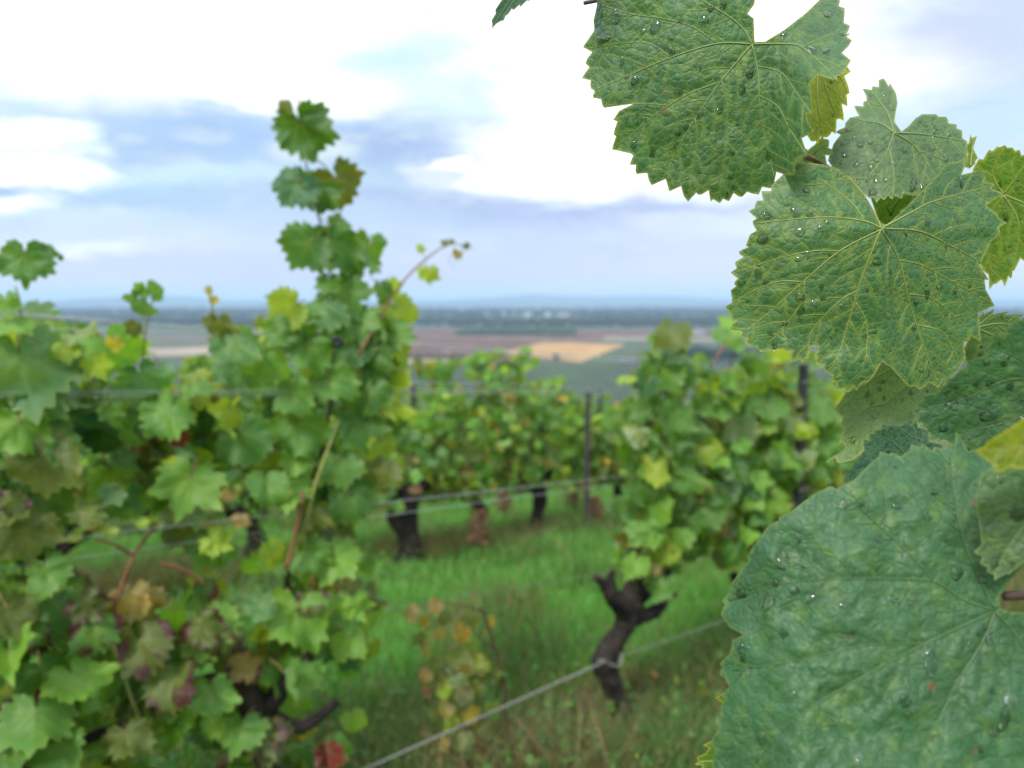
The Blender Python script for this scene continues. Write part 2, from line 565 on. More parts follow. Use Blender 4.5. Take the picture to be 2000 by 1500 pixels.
field('far_meadow', [(-600, 640), (470, 643), (520, 622), (-600, 616)], (.06, .085, .05), (.08, .09, .055), .5)

# ------------------------------------------------------------------ woods, trees, hills, buildings of the plain
ico = bpy.data.meshes.new('ico_tmp')
import bmesh
bm_ = bmesh.new()
bmesh.ops.create_icosphere(bm_, subdivisions=2, radius=1)
ICO_V = np.array([v.co[:] for v in bm_.verts])
ICO_F = np.array([[v.index for v in f.verts] for f in bm_.faces])
bm_.free()
bm_ = bmesh.new()
bmesh.ops.create_icosphere(bm_, subdivisions=1, radius=1)
ICO1_V = np.array([v.co[:] for v in bm_.verts])
ICO1_F = np.array([[v.index for v in f.verts] for f in bm_.faces])
bm_.free()

m, t = new_mat('far_tree_foliage')
_b = t.n('ShaderNodeVertexColor', layer_name='tint').outputs[0]
_p = t.n('ShaderNodeNewGeometry').outputs['Position']
_n = t.noise(_p, .5, 4, .7)
_c = t.mix(t.ss(_n.outputs[0], .35, .65), _b, t.mix(1.0, _b, (.55, .6, .6), 'MULTIPLY'))
pb = t.n('ShaderNodeBsdfPrincipled', {'Base Color': _c, 'Roughness': .9, 'Specular IOR Level': .1})
out(t, pb.outputs[0])
M['fartree'] = m


def crowns(name, pos, rad, hgt, cols, verts=ICO1_V, faces=ICO1_F, **kw):
    n = len(pos)
    k = len(verts)
    V = verts[None] * (1 + .22 * rs.uniform(-1, 1, (n, k, 1)))
    V = V * np.stack([rad, rad, hgt], -1)[:, None, :] + pos[:, None, :]
    Fc = faces[None] + (np.arange(n) * k)[:, None, None]
    cc = np.repeat(cols, k, axis=0)
    return link(name, mesh(name, V.reshape(-1, 3), Fc.reshape(-1, 3), M['fartree'], colors=cc), kind='stuff', **kw)


def wood(name, y0, y1, x0f, x1f, n, label, cat='forest', hmin=9, hmax=17, col=(.018, .032, .024)):
    u = rs.uniform(0, 1, n)
    Y = y0 + (y1 - y0) * u ** 1.4
    X = Y * rs.uniform(x0f, x1f, n)
    keep = vnoise(X / 300, Y / 300, 3) > -.55
    X, Y = X[keep], Y[keep]
    h = rs.uniform(hmin, hmax, len(X)) * .5
    r = h * rs.uniform(.7, 1.1, len(X)) * (1 + Y / 5000)
    Z = ground_z(X, Y) + h * .9
    cols = np.array(col)[None] * rs.uniform(.6, 1.5, (len(X), 1)) * np.array([1, 1, 1]) + rs.uniform(0, .012, (len(X), 3)) * [1, 1, 0]
    return crowns(name, np.stack([X, Y, Z], -1), r, h, cols, label=label, cat=cat)


wood('forest', 1780, 2500, -.85, .85, 2600, 'dark blue-green belt of woodland crossing the plain behind the brown fields')
wood('forest', 2900, 5200, -.85, .85, 2200, 'distant wooded band fading blue below the hills on the horizon', hmin=14, hmax=24)
# dark copse on the brown field (photo x 885..1150)
a_, b_ = plain_pt(890, 655), plain_pt(1120, 657)
n_ = 420
u_ = rs.uniform(0, 1, n_)
X_ = a_[0] + (b_[0] - a_[0]) * u_
Y_ = a_[1] + rs.uniform(0, 260, n_) * np.minimum(1, 3 * np.minimum(u_ + .2, 1.15 - u_))
X_ = X_ * Y_ / a_[1] + 20 * (Y_ - a_[1]) / 260
hh_ = rs.uniform(3, 5, n_)
crowns('copse', np.stack([X_, Y_, ground_z(X_, Y_) + hh_ * .8], -1), hh_ * rs.uniform(.9, 1.4, n_), hh_,
       np.array([[.04, .075, .04]]) * rs.uniform(.7, 1.4, (n_, 1)), label='long low green copse standing in the middle of the brown fields', cat='copse')
a_, b_ = plain_pt(775, 699), plain_pt(905, 700)
n_ = 60
u_ = rs.uniform(0, 1, n_)
X_ = a_[0] + (b_[0] - a_[0]) * u_
Y_ = a_[1] + rs.uniform(-6, 6, n_)
hh_ = rs.uniform(1.2, 2.2, n_)
crowns('hedge', np.stack([X_, Y_, ground_z(X_, Y_) + hh_ * .8], -1), hh_ * 1.5, hh_,
       np.array([[.035, .05, .03]]) * rs.uniform(.7, 1.4, (n_, 1)), label='dark hedge along the near edge of the brown field', cat='hedge')
a_, b_ = plain_pt(1330, 700), plain_pt(1620, 704)
n_ = 160
u_ = rs.uniform(0, 1, n_)
X_ = a_[0] + (b_[0] - a_[0]) * u_
Y_ = a_[1] + rs.uniform(-10, 60, n_)
hh_ = rs.uniform(3, 6, n_)
crowns('copse', np.stack([X_, Y_, ground_z(X_, Y_) + hh_ * .8], -1), hh_ * 1.2, hh_,
       np.array([[.025, .04, .03]]) * rs.uniform(.7, 1.4, (n_, 1)), label='dark copse behind the right-hand vine beside the meadow', cat='copse')


def far_tree(px, py, hgt, label):
    x, y = plain_pt(px, py)
    z = gz(x, y)
    e = empty('field_tree', (x, y, z), label, 'tree', 'lone trees at the edge of the stubble field')
    vs, fs = tube_data([(0, 0, -.3), (.1, 0, hgt * .25), (0, .1, hgt * .6)], [.35, .28, .15], 7)
    link('trunk', mesh('trunk', vs, fs, M['bark']), e)
    n = 26
    pos = rs.normal(0, 1, (n, 3))
    pos /= np.linalg.norm(pos, axis=1)[:, None]
    pos *= rs.uniform(.3, 1, (n, 1)) * [hgt * .33, hgt * .33, hgt * .3]
    pos[:, 2] += hgt * .62
    k = len(ICO1_V)
    r = rs.uniform(.12, .22, n) * hgt
    V = ICO1_V[None] * (1 + .25 * rs.uniform(-1, 1, (n, k, 1))) * r[:, None, None] + pos[:, None, :]
    Fc = ICO1_F[None] + (np.arange(n) * k)[:, None, None]
    cc = np.repeat(np.array([[.025, .045, .022]]) * rs.uniform(.6, 1.5, (n, 1)), k, 0)
    link('crown', mesh('crown', V.reshape(-1, 3), Fc.reshape(-1, 3), M['fartree'], colors=cc), e)


far_tree(1021, 703, 9.5, 'left dark tree at the near left corner of the stubble field')
far_tree(1087, 706, 8.5, 'right dark tree at the near edge of the stubble field')
far_tree(1003, 701, 5.5, 'small dark tree just left of the pair by the stubble field')

HAMLETW = simple_mat('grey_stone_wall', (.22, .21, .20), .85, scale=.4, var=.2)
WALLM = simple_mat('white_render_wall', (.55, .56, .57), .8, scale=.2, var=.1)
ROOFM = simple_mat('grey_roof', (.10, .10, .12), .7, scale=.3, var=.2)
REDR = simple_mat('tiled_roof', (.20, .10, .07), .8, scale=.5, var=.3)
GLASSM = simple_mat('dark_window_glass', (.03, .035, .045), .15, scale=1, var=.2)


def building(name, px, py, wdt, dep, hgt, roofh, label, cat, wins, wall=WALLM, roof=ROOFM, group=None, rot=0.1):
    x, y = plain_pt(px, py)
    e = empty(name, (x, y, gz(x, y)), label, cat, group)
    e.rotation_euler = (0, 0, rot)
    w2, d2 = wdt / 2, dep / 2
    vs = [(-w2, -d2, -1), (w2, -d2, -1), (w2, d2, -1), (-w2, d2, -1), (-w2, -d2, hgt), (w2, -d2, hgt), (w2, d2, hgt), (-w2, d2, hgt),
          (-w2, 0, hgt + roofh), (w2, 0, hgt + roofh)]
    fs = [(0, 1, 5, 4), (2, 3, 7, 6), (1, 2, 6, 9, 5), (3, 0, 4, 8, 7), (0, 3, 2, 1)]
    link('wall', mesh('wall', vs, fs, wall, smooth=False), e)
    o_ = .5
    rv = [(-w2 - o_, -d2 - o_, hgt - .1), (w2 + o_, -d2 - o_, hgt - .1), (w2 + o_, 0, hgt + roofh + .15), (-w2 - o_, 0, hgt + roofh + .15),
          (w2 + o_, d2 + o_, hgt - .1), (-w2 - o_, d2 + o_, hgt - .1)]
    rv += [(a, b, c_ + .35) for a, b, c_ in rv]
    rf = [(0, 1, 2, 3), (3, 2, 4, 5), (6, 7, 8, 9), (9, 8, 10, 11), (0, 1, 7, 6), (1, 2, 8, 7), (2, 4, 10, 8), (4, 5, 11, 10), (5, 3, 9, 11), (3, 0, 6, 9)]
    link('roof', mesh('roof', rv, rf, roof, smooth=False), e)
    wm = None
    for k in range(wins):
        cx = -w2 + wdt * (k + .5) / wins
        if wm is None:
            a, b = min(wdt / wins * .3, 2.5), min(hgt * .2, 1.2)
            wm = mesh('window', [(-a, -.06, -b), (a, -.06, -b), (a, -.06, b), (-a, -.06, b), (-a, .1, -b), (a, .1, -b), (a, .1, b), (-a, .1, b)],
                      [(0, 1, 2, 3), (0, 4, 5, 1), (1, 5, 6, 2), (2, 6, 7, 3), (3, 7, 4, 0)], GLASSM, smooth=False)
        link('window', wm, e, (cx, -d2, hgt * .55))


building('warehouse', 1050, 618, 95, 40, 13, 3, 'largest white warehouse among the far woods', 'warehouse', 8)
building('warehouse', 985, 615, 150, 40, 9, 3, 'long low white warehouse left of the largest one in the far woods', 'warehouse', 10)
building('warehouse', 1105, 617, 60, 30, 8, 3, 'small white warehouse right of the largest one in the far woods', 'warehouse', 5)
building('warehouse', 1225, 631, 40, 20, 6, 3, 'pale shed at the edge of the woodland right of the warehouses', 'shed', 4)
building('house', 870, 697, 9, 7, 4, 2, 'small pale house beside the dark hedge', 'house', 3, roof=REDR)
building('house', 1215, 712, 9, 7, 3, 2.5, 'grey-roofed farmhouse left end of the hamlet below the meadow', 'farmhouse', 4, wall=HAMLETW)
building('house', 1236, 714, 8, 6, 4, 2.5, 'taller farmhouse in the middle of the hamlet below the meadow', 'farmhouse', 3, wall=HAMLETW, rot=-.4)
building('barn', 1254, 718, 6, 5, 3, 2, 'pale barn at the right end of the hamlet below the meadow', 'barn', 2, wall=HAMLETW, rot=.5)
building('house', 1360, 652, 24, 12, 6, 3, 'white farmhouse at the far edge of the brown field by the wood', 'farmhouse', 4)


def hills(name, dist, prof, col):
    xs = np.linspace(-1.1, 1.1, 240)
    pr = np.interp(xs, [p[0] for p in prof], [p[1] for p in prof])
    X = xs * dist
    z0 = PLAIN - 20
    rows = []
    depth = [0, 300, 800, 1500, 2500, 4000]
    amt = [0, .45, .85, 1.0, .9, 0]
    for d_, a_ in zip(depth, amt):
        bump = vnoise(X / 350 + d_, X * 0 + d_ / 300, 9) * 6 + vnoise(X / 1400, X * 0 + d_, 4) * 10
        rows.append(np.stack([X, dist + d_ + 0 * X, z0 + (pr - z0 + bump) * a_], -1))
    V = np.concatenate(rows)
    nx = len(X)
    i = np.arange(len(depth) - 1)[:, None] * nx + np.arange(nx - 1)[None]
    Fc = np.stack([i, i + 1, i + nx + 1, i + nx], -1).reshape(-1, 4)
    m = simple_mat(name + '_cover', col, .95, scale=.003, var=.35, spec=.1)
    link(name, mesh(name, V, Fc, m), kind='structure')


# height (m above camera) of the sky line against x/y
hills('hills', 8500, [(-1.1, -30), (-.70, -25), (-.63, 25), (-.60, 50), (-.55, 62), (-.5, 20), (-.45, -5), (0, -20), (.2, -15), (.6, -20), (1.1, -20)], (.05, .07, .045))
hills('hills', 10800, [(-1.1, 10), (-.4, 0), (-.1, 5), (-.03, 45), (.03, 95), (.1, 60), (.18, 75), (.25, 62), (.33, 20), (.6, 25), (1.1, 40)], (.05, .07, .045))

# ------------------------------------------------------------------ air
m, t = new_mat('air')
vol = t.n('ShaderNodeVolumePrincipled', {'Color': (.52, .72, 1.0, 1), 'Density': .00013, 'Anisotropy': .0})
o_ = t.n('ShaderNodeOutputMaterial', {'Volume': vol.outputs[0]})
x0, x1, y0, y1, z0, z1 = -18500, 18500, -3200, 20000, -95, 140
vs = [(x, y, z) for z in (z0, z1) for y in (y0, y1) for x in (x0, x1)]
fs = [(0, 2, 3, 1), (4, 5, 7, 6), (0, 1, 5, 4), (2, 6, 7, 3), (0, 4, 6, 2), (1, 3, 7, 5)]
link('haze', mesh('haze', vs, fs, m, smooth=False), kind='stuff')

# ------------------------------------------------------------------ leaves of the rows
LEAF_VARS = []


def leaf_mesh(k, mats, fine=True):
    r_ = random.Random(100 + k)
    n = 73 if fine else 31
    rings = [0, .22, .42, .62, .82, 1.0] if fine else [0, .5, 1.0]
    lob = r_.uniform(.0, .12) if k % 2 else r_.uniform(.12, .26)
    asym = r_.uniform(-.06, .06)
    ph = r_.uniform(0, 6.28)
    fold = r_.choice([.08, .3, .6, .15, 1.0, -.25, .4]) * r_.uniform(.7, 1.2)
    droop = r_.uniform(.1, .55)
    wav = r_.uniform(.05, .13)
    curl = r_.uniform(0, .5)
    cphi = r_.uniform(-2.5, 2.5)
    vs, att_v, att_r = [], [], []
    maxa = R(168)
    veins = [0, R(52), -R(52), R(105), -R(105)]
    for i in range(n):
        a = -maxa + 2 * maxa * i / (n - 1)
        rr = .80 + .20 * math.cos(a * 1.0)
        rr *= 1 - lob * (0.5 - 0.5 * math.cos(a / R(52) * 2 * math.pi)) * (1 if abs(a) < R(130) else .3)
        if abs(a) > R(140):
            rr *= 1 - .45 * (abs(a) - R(140)) / (maxa - R(140)) ** 1
        rr *= 1 + asym * math.sin(a) + .07 * math.sin(2.3 * a + ph) + .05 * math.sin(5.1 * a + ph * 1.7)
        if fine:
            rr *= (1.08, .99, .91, 1.0)[i % 4] + r_.uniform(-.03, .03)
        else:
            rr *= 1.05 if i % 2 else .93
        for q, g in enumerate(rings):
            rad = rr * g
            x, y = math.sin(a) * rad, -math.cos(a) * rad
            z = -droop * .5 * rad * rad + fold * abs(x) * .7
            nzv = vnoise(np.array([x * 1.9 + k * 7.3]), np.array([y * 1.9 + k * 3.1]), k)[0]
            nz2 = vnoise(np.array([x * 4.5 + k * 2.3]), np.array([y * 4.5 - k * 5.1]), k + 40)[0]
            z += wav * 3.2 * nzv * (.3 + rad) + wav * .9 * nz2
            dv = min(abs(a - v) for v in veins) * rad
            z -= .014 * math.exp(-dv / .05) * g
            d2 = max(0, math.cos(a - cphi)) * max(0, rad - .55)
            z += curl * d2 * 1.6
            vs.append((x * .5, y * .5, z * .5))
            att_v.append(math.exp(-(dv / .035) ** 2) * (1 - .6 * g))
            att_r.append(g)
    R_ = len(rings)
    fs = []
    for i in range(n - 1):
        for q in range(R_ - 1):
            a, b = i * R_ + q, (i + 1) * R_ + q
            fs.append((a, a + 1, b + 1) if q == 0 else (a, a + 1, b + 1, b))
    nb = len(fs)
    mi = [0] * nb
    if fine:
        pv, pf = tube_data([(0, 0, -.002), (0, .08, -.05), (.02, .2, -.16), (.03, .3, -.3)], [.012, .011, .011, .014], 5, base=len(vs))
        vs += pv
        att_v += [0] * len(pv)
        att_r += [0] * len(pv)
        fs += pf
        mi += [1] * len(pf)
    return mesh('leaf', vs, fs, mats, {'vein': att_v, 'rad': att_r}, matidx=mi)


NV = 14
LG = [leaf_mesh(k, [M['leaf'], M['petiole']]) for k in range(NV)]
LT = [leaf_mesh(k, [M['turn'], M['petiole']]) for k in range(NV)]
LS = [leaf_mesh(k, [M['leaf']], False) for k in range(NV)]
LS_V = [np.array([v.co[:] for v in me.vertices]) for me in LS]
LS_F = []
for me in LS:
    tri = []
    for p in me.polygons:
        v = list(p.vertices)
        tri.append(v[:3])
        if len(v) == 4:
            tri.append([v[0], v[2], v[3]])
    LS_F.append(np.array(tri))

PAL = {
    'green': (.082, .195, .038), 'bright': (.12, .26, .036), 'dark': (.048, .135, .026), 'blue': (.08, .18, .066),
    'lime': (.19, .29, .028), 'yellow': (.28, .26, .035), 'olive': (.085, .12, .025), 'pale': (.15, .22, .10),
    'red': (.12, .022, .018), 'brown': (.17, .09, .035), 'tan': (.24, .19, .07), 'orange': (.34, .17, .05),
    'teal': (.04, .12, .055), 'white': (.26, .34, .30),
}


def pick(ws):
    ks = list(ws)
    c_ = PAL[rnd.choices(ks, [ws[k] for k in ks])[0]]
    j = rnd.uniform(.75, 1.3)
    return (c_[0] * j * rnd.uniform(.9, 1.12), c_[1] * j, c_[2] * j * rnd.uniform(.8, 1.2))


def orient(nrm, tipdir):
    """matrix with local +Z = nrm and local -Y close to tipdir"""
    z = Vector(nrm).normalized()
    y = -Vector(tipdir)
    y = (y - z * y.dot(z))
    if y.length < 1e-4:
        y = Vector((1, 0, 0)).cross(z)
    y.normalize()
    x = y.cross(z)
    return Matrix((x, y, z)).transposed()


def add_leaf(parent, pos, size, nrm, tip, color, variant=None, turning=False, small=False, label=None):
    k = rnd.randrange(NV) if variant is None else variant % NV
    me = (LS if small else LT if turning else LG)[k]
    o = bpy.data.objects.new('leaf', me)
    COL.objects.link(o)
    o.parent = parent
    mt = orient(nrm, tip).to_4x4()
    o.location = Vector(pos) - parent.location
    o.rotation_euler = mt.to_euler()
    o.scale = (size, size, size)
    o.color = tuple(color) + (1,)
    if label:
        o['label'] = label
    return o


def leaf_cloud(name, parent, pos, nrms, tips, sizes, cols, kind='stuff', label=None):
    """many small leaves joined in one part"""
    V, Fc, C, b = [], [], [], 0
    for p, nn, tp, s, c_ in zip(pos, nrms, tips, sizes, cols):
        k = rnd.randrange(NV)
        Mx = np.array(orient(nn, tp))
        v = LS_V[k] @ Mx.T * s + np.array(p)
        V.append(v)
        Fc.append(LS_F[k] + b)
        C.append(np.tile(np.array(c_), (len(v), 1)))
        b += len(v)
    base = np.array(parent.location) if parent else np.zeros(3)
    me = mesh(name, np.concatenate(V) - base, np.concatenate(Fc), M['mass'], colors=np.concatenate(C))
    return link(name, me, parent, kind=kind, label=label)


def tube_obj(name, parent, pts, radii, mat, sides=7, knob=0, seed=0, label=None):
    base = parent.location if parent else Vector((0, 0, 0))
    pts = [Vector(p) - base for p in pts]
    vs, fs = tube_data(pts, radii, sides, knob, seed=seed)
    return link(name, mesh(name, vs, fs, mat), parent, label=label)


def cane(parent, pxs, w0, w1, mat, n=1.5, k=14, label=None):
    """a shoot drawn over photo pixels on a row plane; widths in metres"""
    q = smooth_path([(p[0], p[1], p[2] if len(p) > 2 else 0.) for p in pxs], k)
    pts = [onrow(a, b, n + c_) for a, b, c_ in q]
    rad = [w0 + (w1 - w0) * i / (k - 1) for i in range(k)]
    return tube_obj('shoot', parent, pts, rad, mat, 7, .06, rnd.randrange(999), label)


# ------------------------------------------------------------------ first row (the row just in front of the camera)
ROWA = 1.5
towards = -RN


def random_normal(spread=.85, up=.4):
    v = towards + Vector((rnd.gauss(0, spread), rnd.gauss(0, spread), up + rnd.gauss(0, spread * .8)))
    if v.dot(towards) < 0:
        v = -v if rnd.random() < .6 else v
    return v.normalized()


def random_tip():
    return Vector((rnd.gauss(0, .5), rnd.gauss(0, .4), -1))


def in_poly(x, y, poly):
    c_ = False
    j = len(poly) - 1
    for i in range(len(poly)):
        if (poly[i][1] > y) != (poly[j][1] > y) and x < (poly[j][0] - poly[i][0]) * (y - poly[i][1]) / (poly[j][1] - poly[i][1]) + poly[i][0]:
            c_ = not c_
        j = i
    return c_


def s_of(px):
    p = onrow(px, 700, ROWA)
    return p.dot(RU)


vineA = {}
for key, s_, lab in (
    ('L', .10, 'grapevine at the left edge of the front row, broad leaves with purple-edged ones low down'),
    ('M', .66, 'tall grapevine left of the centre whose leafy shoot towers into the sky'),
    ('R', 1.57, 'grapevine with a bare twisted black trunk on the open grass right of centre'),
    ('P', 2.25, 'grapevine in the front row leafing around the dark steel post'),
):
    q = rowpt(ROWA, s_)
    vineA[key] = empty('grapevine', q, lab, 'grapevine', 'grapevines of the front row')


def pxleaf(key, px, py, size_px, colr, ang=0, yaw=0, pit=0, off=-.08, var=None, turning=False, label=None):
    """one particular leaf; ang turns the tip (0 = hanging down, 90 = tip to the right)"""
    pos = onrow(px, py, ROWA + off)
    depth = pos.dot(Vector((0, math.cos(PITCH), -math.sin(PITCH))))
    size = size_px * depth / F * 1.22
    face = (-pos).normalized()
    rgt = Vector((1, 0, 0))
    yaw = max(-74, min(74, yaw + rnd.uniform(-36, 36)))
    pit = pit + rnd.uniform(-12, 22)
    ang += rnd.uniform(-22, 22)
    nrm = face + rgt * math.tan(R(yaw)) + Vector((0, 0, 1)) * math.tan(R(pit))
    tip = Vector((math.sin(R(ang)), 0, -math.cos(R(ang))))
    c_ = PAL[colr] if isinstance(colr, str) else colr
    j = rnd.uniform(.9, 1.12)
    c_ = tuple(x * j for x in c_)
    up = Vector(tip) * (-size * .18)     # the stem joint sits above the leaf's middle
    return add_leaf(vineA[key], pos + up, size, nrm, tip, c_, var, turning, label=label)


# named leaves seen one by one in the photograph
L_ = [
    # tall shoot
    ('M', 595, 266, 128, 'dark', 10, 0, 0), ('M', 561, 206, 34, 'olive', 150, 0, 0), ('M', 604, 215, 22, 'dark', 160, 10, 0),
    ('M', 572, 374, 100, 'teal', -35, -20, 0), ('M', 672, 368, 112, 'olive', 20, 35, 0), ('M', 632, 388, 76, 'dark', -10, 0, 0),
    ('M', 592, 492, 104, 'dark', -40, -25, 10), ('M', 645, 492, 116, 'dark', 5, 15, 0), ('M', 728, 500, 96, 'green', 5, 50, 0),
    ('M', 690, 522, 44, 'dark', 15, 40, 0), ('M', 678, 588, 112, 'dark', 15, 0, 10), ('M', 555, 608, 86, 'lime', -60, 0, 10),
    ('M', 622, 612, 100, 'blue', -20, 0, 20), ('M', 788, 622, 108, 'lime', 20, 45, 0), ('M', 770, 568, 50, 'lime', 60, 10, 0),
    ('M', 838, 540, 48, 'lime', 20, 20, 0), ('M', 820, 487, 22, 'lime', -50, 0, 0), ('M', 868, 474, 20, 'olive', -40, 0, 20),
    ('M', 893, 500, 24, 'tan', 0, 30, 0), ('M', 912, 482, 18, 'olive', 60, 0, 0), ('M', 880, 474, 14, 'olive', 0, 0, 0),
    ('M', 744, 575, 60, 'green', 10, 30, 0), ('M', 770, 695, 70, 'lime', 25, 20, 0), ('M', 742, 745, 96, 'dark', 8, 45, 0),
    ('M', 668, 640, 80, 'green', 0, 0, 5), ('M', 690, 688, 76, 'blue', 0, 10, 20), ('M', 600, 690, 96, 'green', -10, 0, 5),
    ('M', 545, 650, 70, 'green', -20, 0, 20), ('M', 456, 688, 104, 'blue', 10, 25, 10), ('M', 510, 720, 80, 'green', 0, 0, 0),
    ('M', 650, 755, 100, 'green', 5, -10, 10), ('M', 570, 780, 90, 'green', -15, 0, 0), ('M', 590, 850, 110, 'green', 0, 10, 0),
    ('M', 765, 800, 76, 'lime', 10, 20, 20), ('M', 705, 848, 112, 'dark', 0, 40, 0), ('M', 668, 920, 90, 'green', 0, -30, 0),
    ('M', 446, 820, 92, 'lime', 5, 55, 0), ('M', 482, 870, 112, 'dark', 10, 0, 5), ('M', 352, 862, 40, 'red', 30, 0, 0),
    ('M', 362, 962, 138, 'bright', 0, 5, 5), ('M', 560, 965, 100, 'bright', -5, 0, 10), ('M', 590, 900, 80, 'bright', 20, 0, 5),
    ('M', 690, 985, 98, 'dark', 15, 35, 0), ('M', 520, 960, 86, 'green', -10, 0, 15), ('M', 600, 1090, 96, 'green', 0, 0, 10),
    ('M', 665, 1100, 104, 'bright', 15, 10, 20), ('M', 530, 1090, 76, 'lime', 20, 40, 0), ('M', 575, 1215, 132, 'bright', 0, 0, 25),
    ('M', 700, 1190, 70, 'bright', 5, 10, 0), ('M', 690, 1260, 84, 'bright', 30, 0, 0), ('M', 560, 1340, 96, 'green', -5, 55, 0),
    ('M', 545, 1460, 90, 'olive', 10, 0, 0), ('M', 640, 1480, 66, 'red', 0, 20, 0), ('M', 430, 1060, 70, 'lime', 50, 0, 40),
    ('M', 410, 1370, 100, 'green', 0, 0, 10), ('M', 470, 1440, 96, 'green', 0, 0, 0), ('M', 735, 640, 60, 'green', 0, 0, 0),
    ('M', 610, 1010, 70, 'olive', 0, 20, 0), ('M', 505, 1190, 70, 'blue', -30, 0, 30),
    ('M', 622, 232, 54, 'dark', 120, 0, 0), ('M', 600, 345, 44, 'dark', 150, 0, 0),
    ('M', 660, 455, 66, 'green', 60, 0, 0), ('M', 700, 640, 90, 'green', 0, 0, 0),
    ('M', 745, 660, 90, 'green', 10, 20, 0), ('M', 730, 700, 90, 'dark', 10, 20, 0), ('M', 768, 740, 70, 'lime', 10, 30, 0), ('M', 580, 640, 90, 'green', 0, 0, 0),
    ('M', 640, 560, 60, 'green', 0, 0, 0), ('M', 748, 880, 80, 'lime', 10, 30, 0), ('M', 745, 930, 80, 'olive', 0, 10, 0), ('M', 720, 780, 90, 'green', 0, 0, 10),
    # left vine
    ('L', 50, 520, 104, 'dark', 15, 10, 0), ('L', 98, 496, 40, 'dark', 90, 0, 0), ('L', 14, 598, 60, 'green', 0, 0, 0),
    ('L', 120, 503, 14, 'dark', 90, 0, 0), ('L', 50, 735, 190, 'blue', 20, 0, 0), ('L', 90, 790, 110, 'blue', 35, 20, 0),
    ('L', 25, 660, 90, 'bright', -40, 0, 50), ('L', 190, 722, 66, 'lime', 30, -10, 0), ('L', 224, 674, 36, 'yellow', 0, 0, 0),
    ('L', 165, 655, 60, 'pale', 60, 0, 60), ('L', 130, 690, 50, 'lime', 0, 0, 40), ('L', 268, 600, 62, 'green', 0, 40, 0),
    ('L', 302, 565, 44, 'green', 140, 30, 0), ('L', 275, 565, 34, 'green', 150, 0, 0), ('L', 262, 645, 44, 'olive', 0, 30, 0),
    ('M', 410, 567, 20, 'yellow', 90, 0, 0), ('M', 416, 588, 24, 'yellow', 20, 0, 0), ('M', 428, 640, 60, 'olive', 0, 30, 0),
    ('L', 40, 850, 110, 'bright', 10, 0, 10), ('L', 88, 920, 140, 'olive', 15, 0, 0), ('L', 130, 890, 80, 'dark', 40, 0, 10),
    ('L', 215, 970, 54, 'blue', -30, 30, 20), ('L', 215, 810, 50, 'green', 10, 20, 0), ('L', 55, 1060, 120, 'olive', 5, 0, 0),
    ('L', 95, 1130, 90, 'green', 10, 0, 0), ('L', 25, 1010, 60, 'olive', 0, 0, 0), ('L', 170, 1010, 80, 'olive', -40, 0, 20),
    ('L', 25, 1300, 130, 'bright', 10, 0, 20), ('L', 155, 1340, 116, 'bright', 40, 0, 20), ('L', 65, 1420, 150, 'green', 10, 0, 10),
    ('L', 20, 1210, 110, 'olive', 0, 0, 0), ('L', 120, 1470, 110, 'green', -20, 0, 20), ('L', 250, 1450, 90, 'olive', 0, 0, 20),
    ('M', 320, 820, 110, 'green', -10, 0, 10), ('M', 380, 770, 70, 'green', 0, 0, 30), ('L', 20, 1480, 110, 'green', 0, 0, 10),
]
for a in L_:
    pxleaf(*a)
for a in (
    ('L', 178, 1190, 84, 'olive', 20, 0, 0), ('L', 190, 1245, 96, 'green', 10, 0, 0), ('L', 292, 1270, 108, 'olive', 30, 0, 10),
    ('M', 345, 1345, 116, 'olive', 10, 0, 10), ('M', 405, 1235, 84, 'olive', 40, 0, 0), ('M', 520, 1450, 90, 'olive', 0, 0, 0),
    ('L', 20, 985, 60, 'olive', 0, 0, 0), ('M', 610, 1180, 70, 'olive', 0, 0, 20), ('M', 435, 1260, 60, 'olive', 20, 30, 0),
):
    pxleaf(*a, turning=True, label='leaf turning purple at the edges')
pxleaf('L', 262, 1180, 92, 'tan', 10, 0, -10, off=-.02, label='dry tan leaf')
pxleaf('L', 300, 1175, 60, 'tan', 60, 20, -10, off=-.02, label='dry tan leaf')
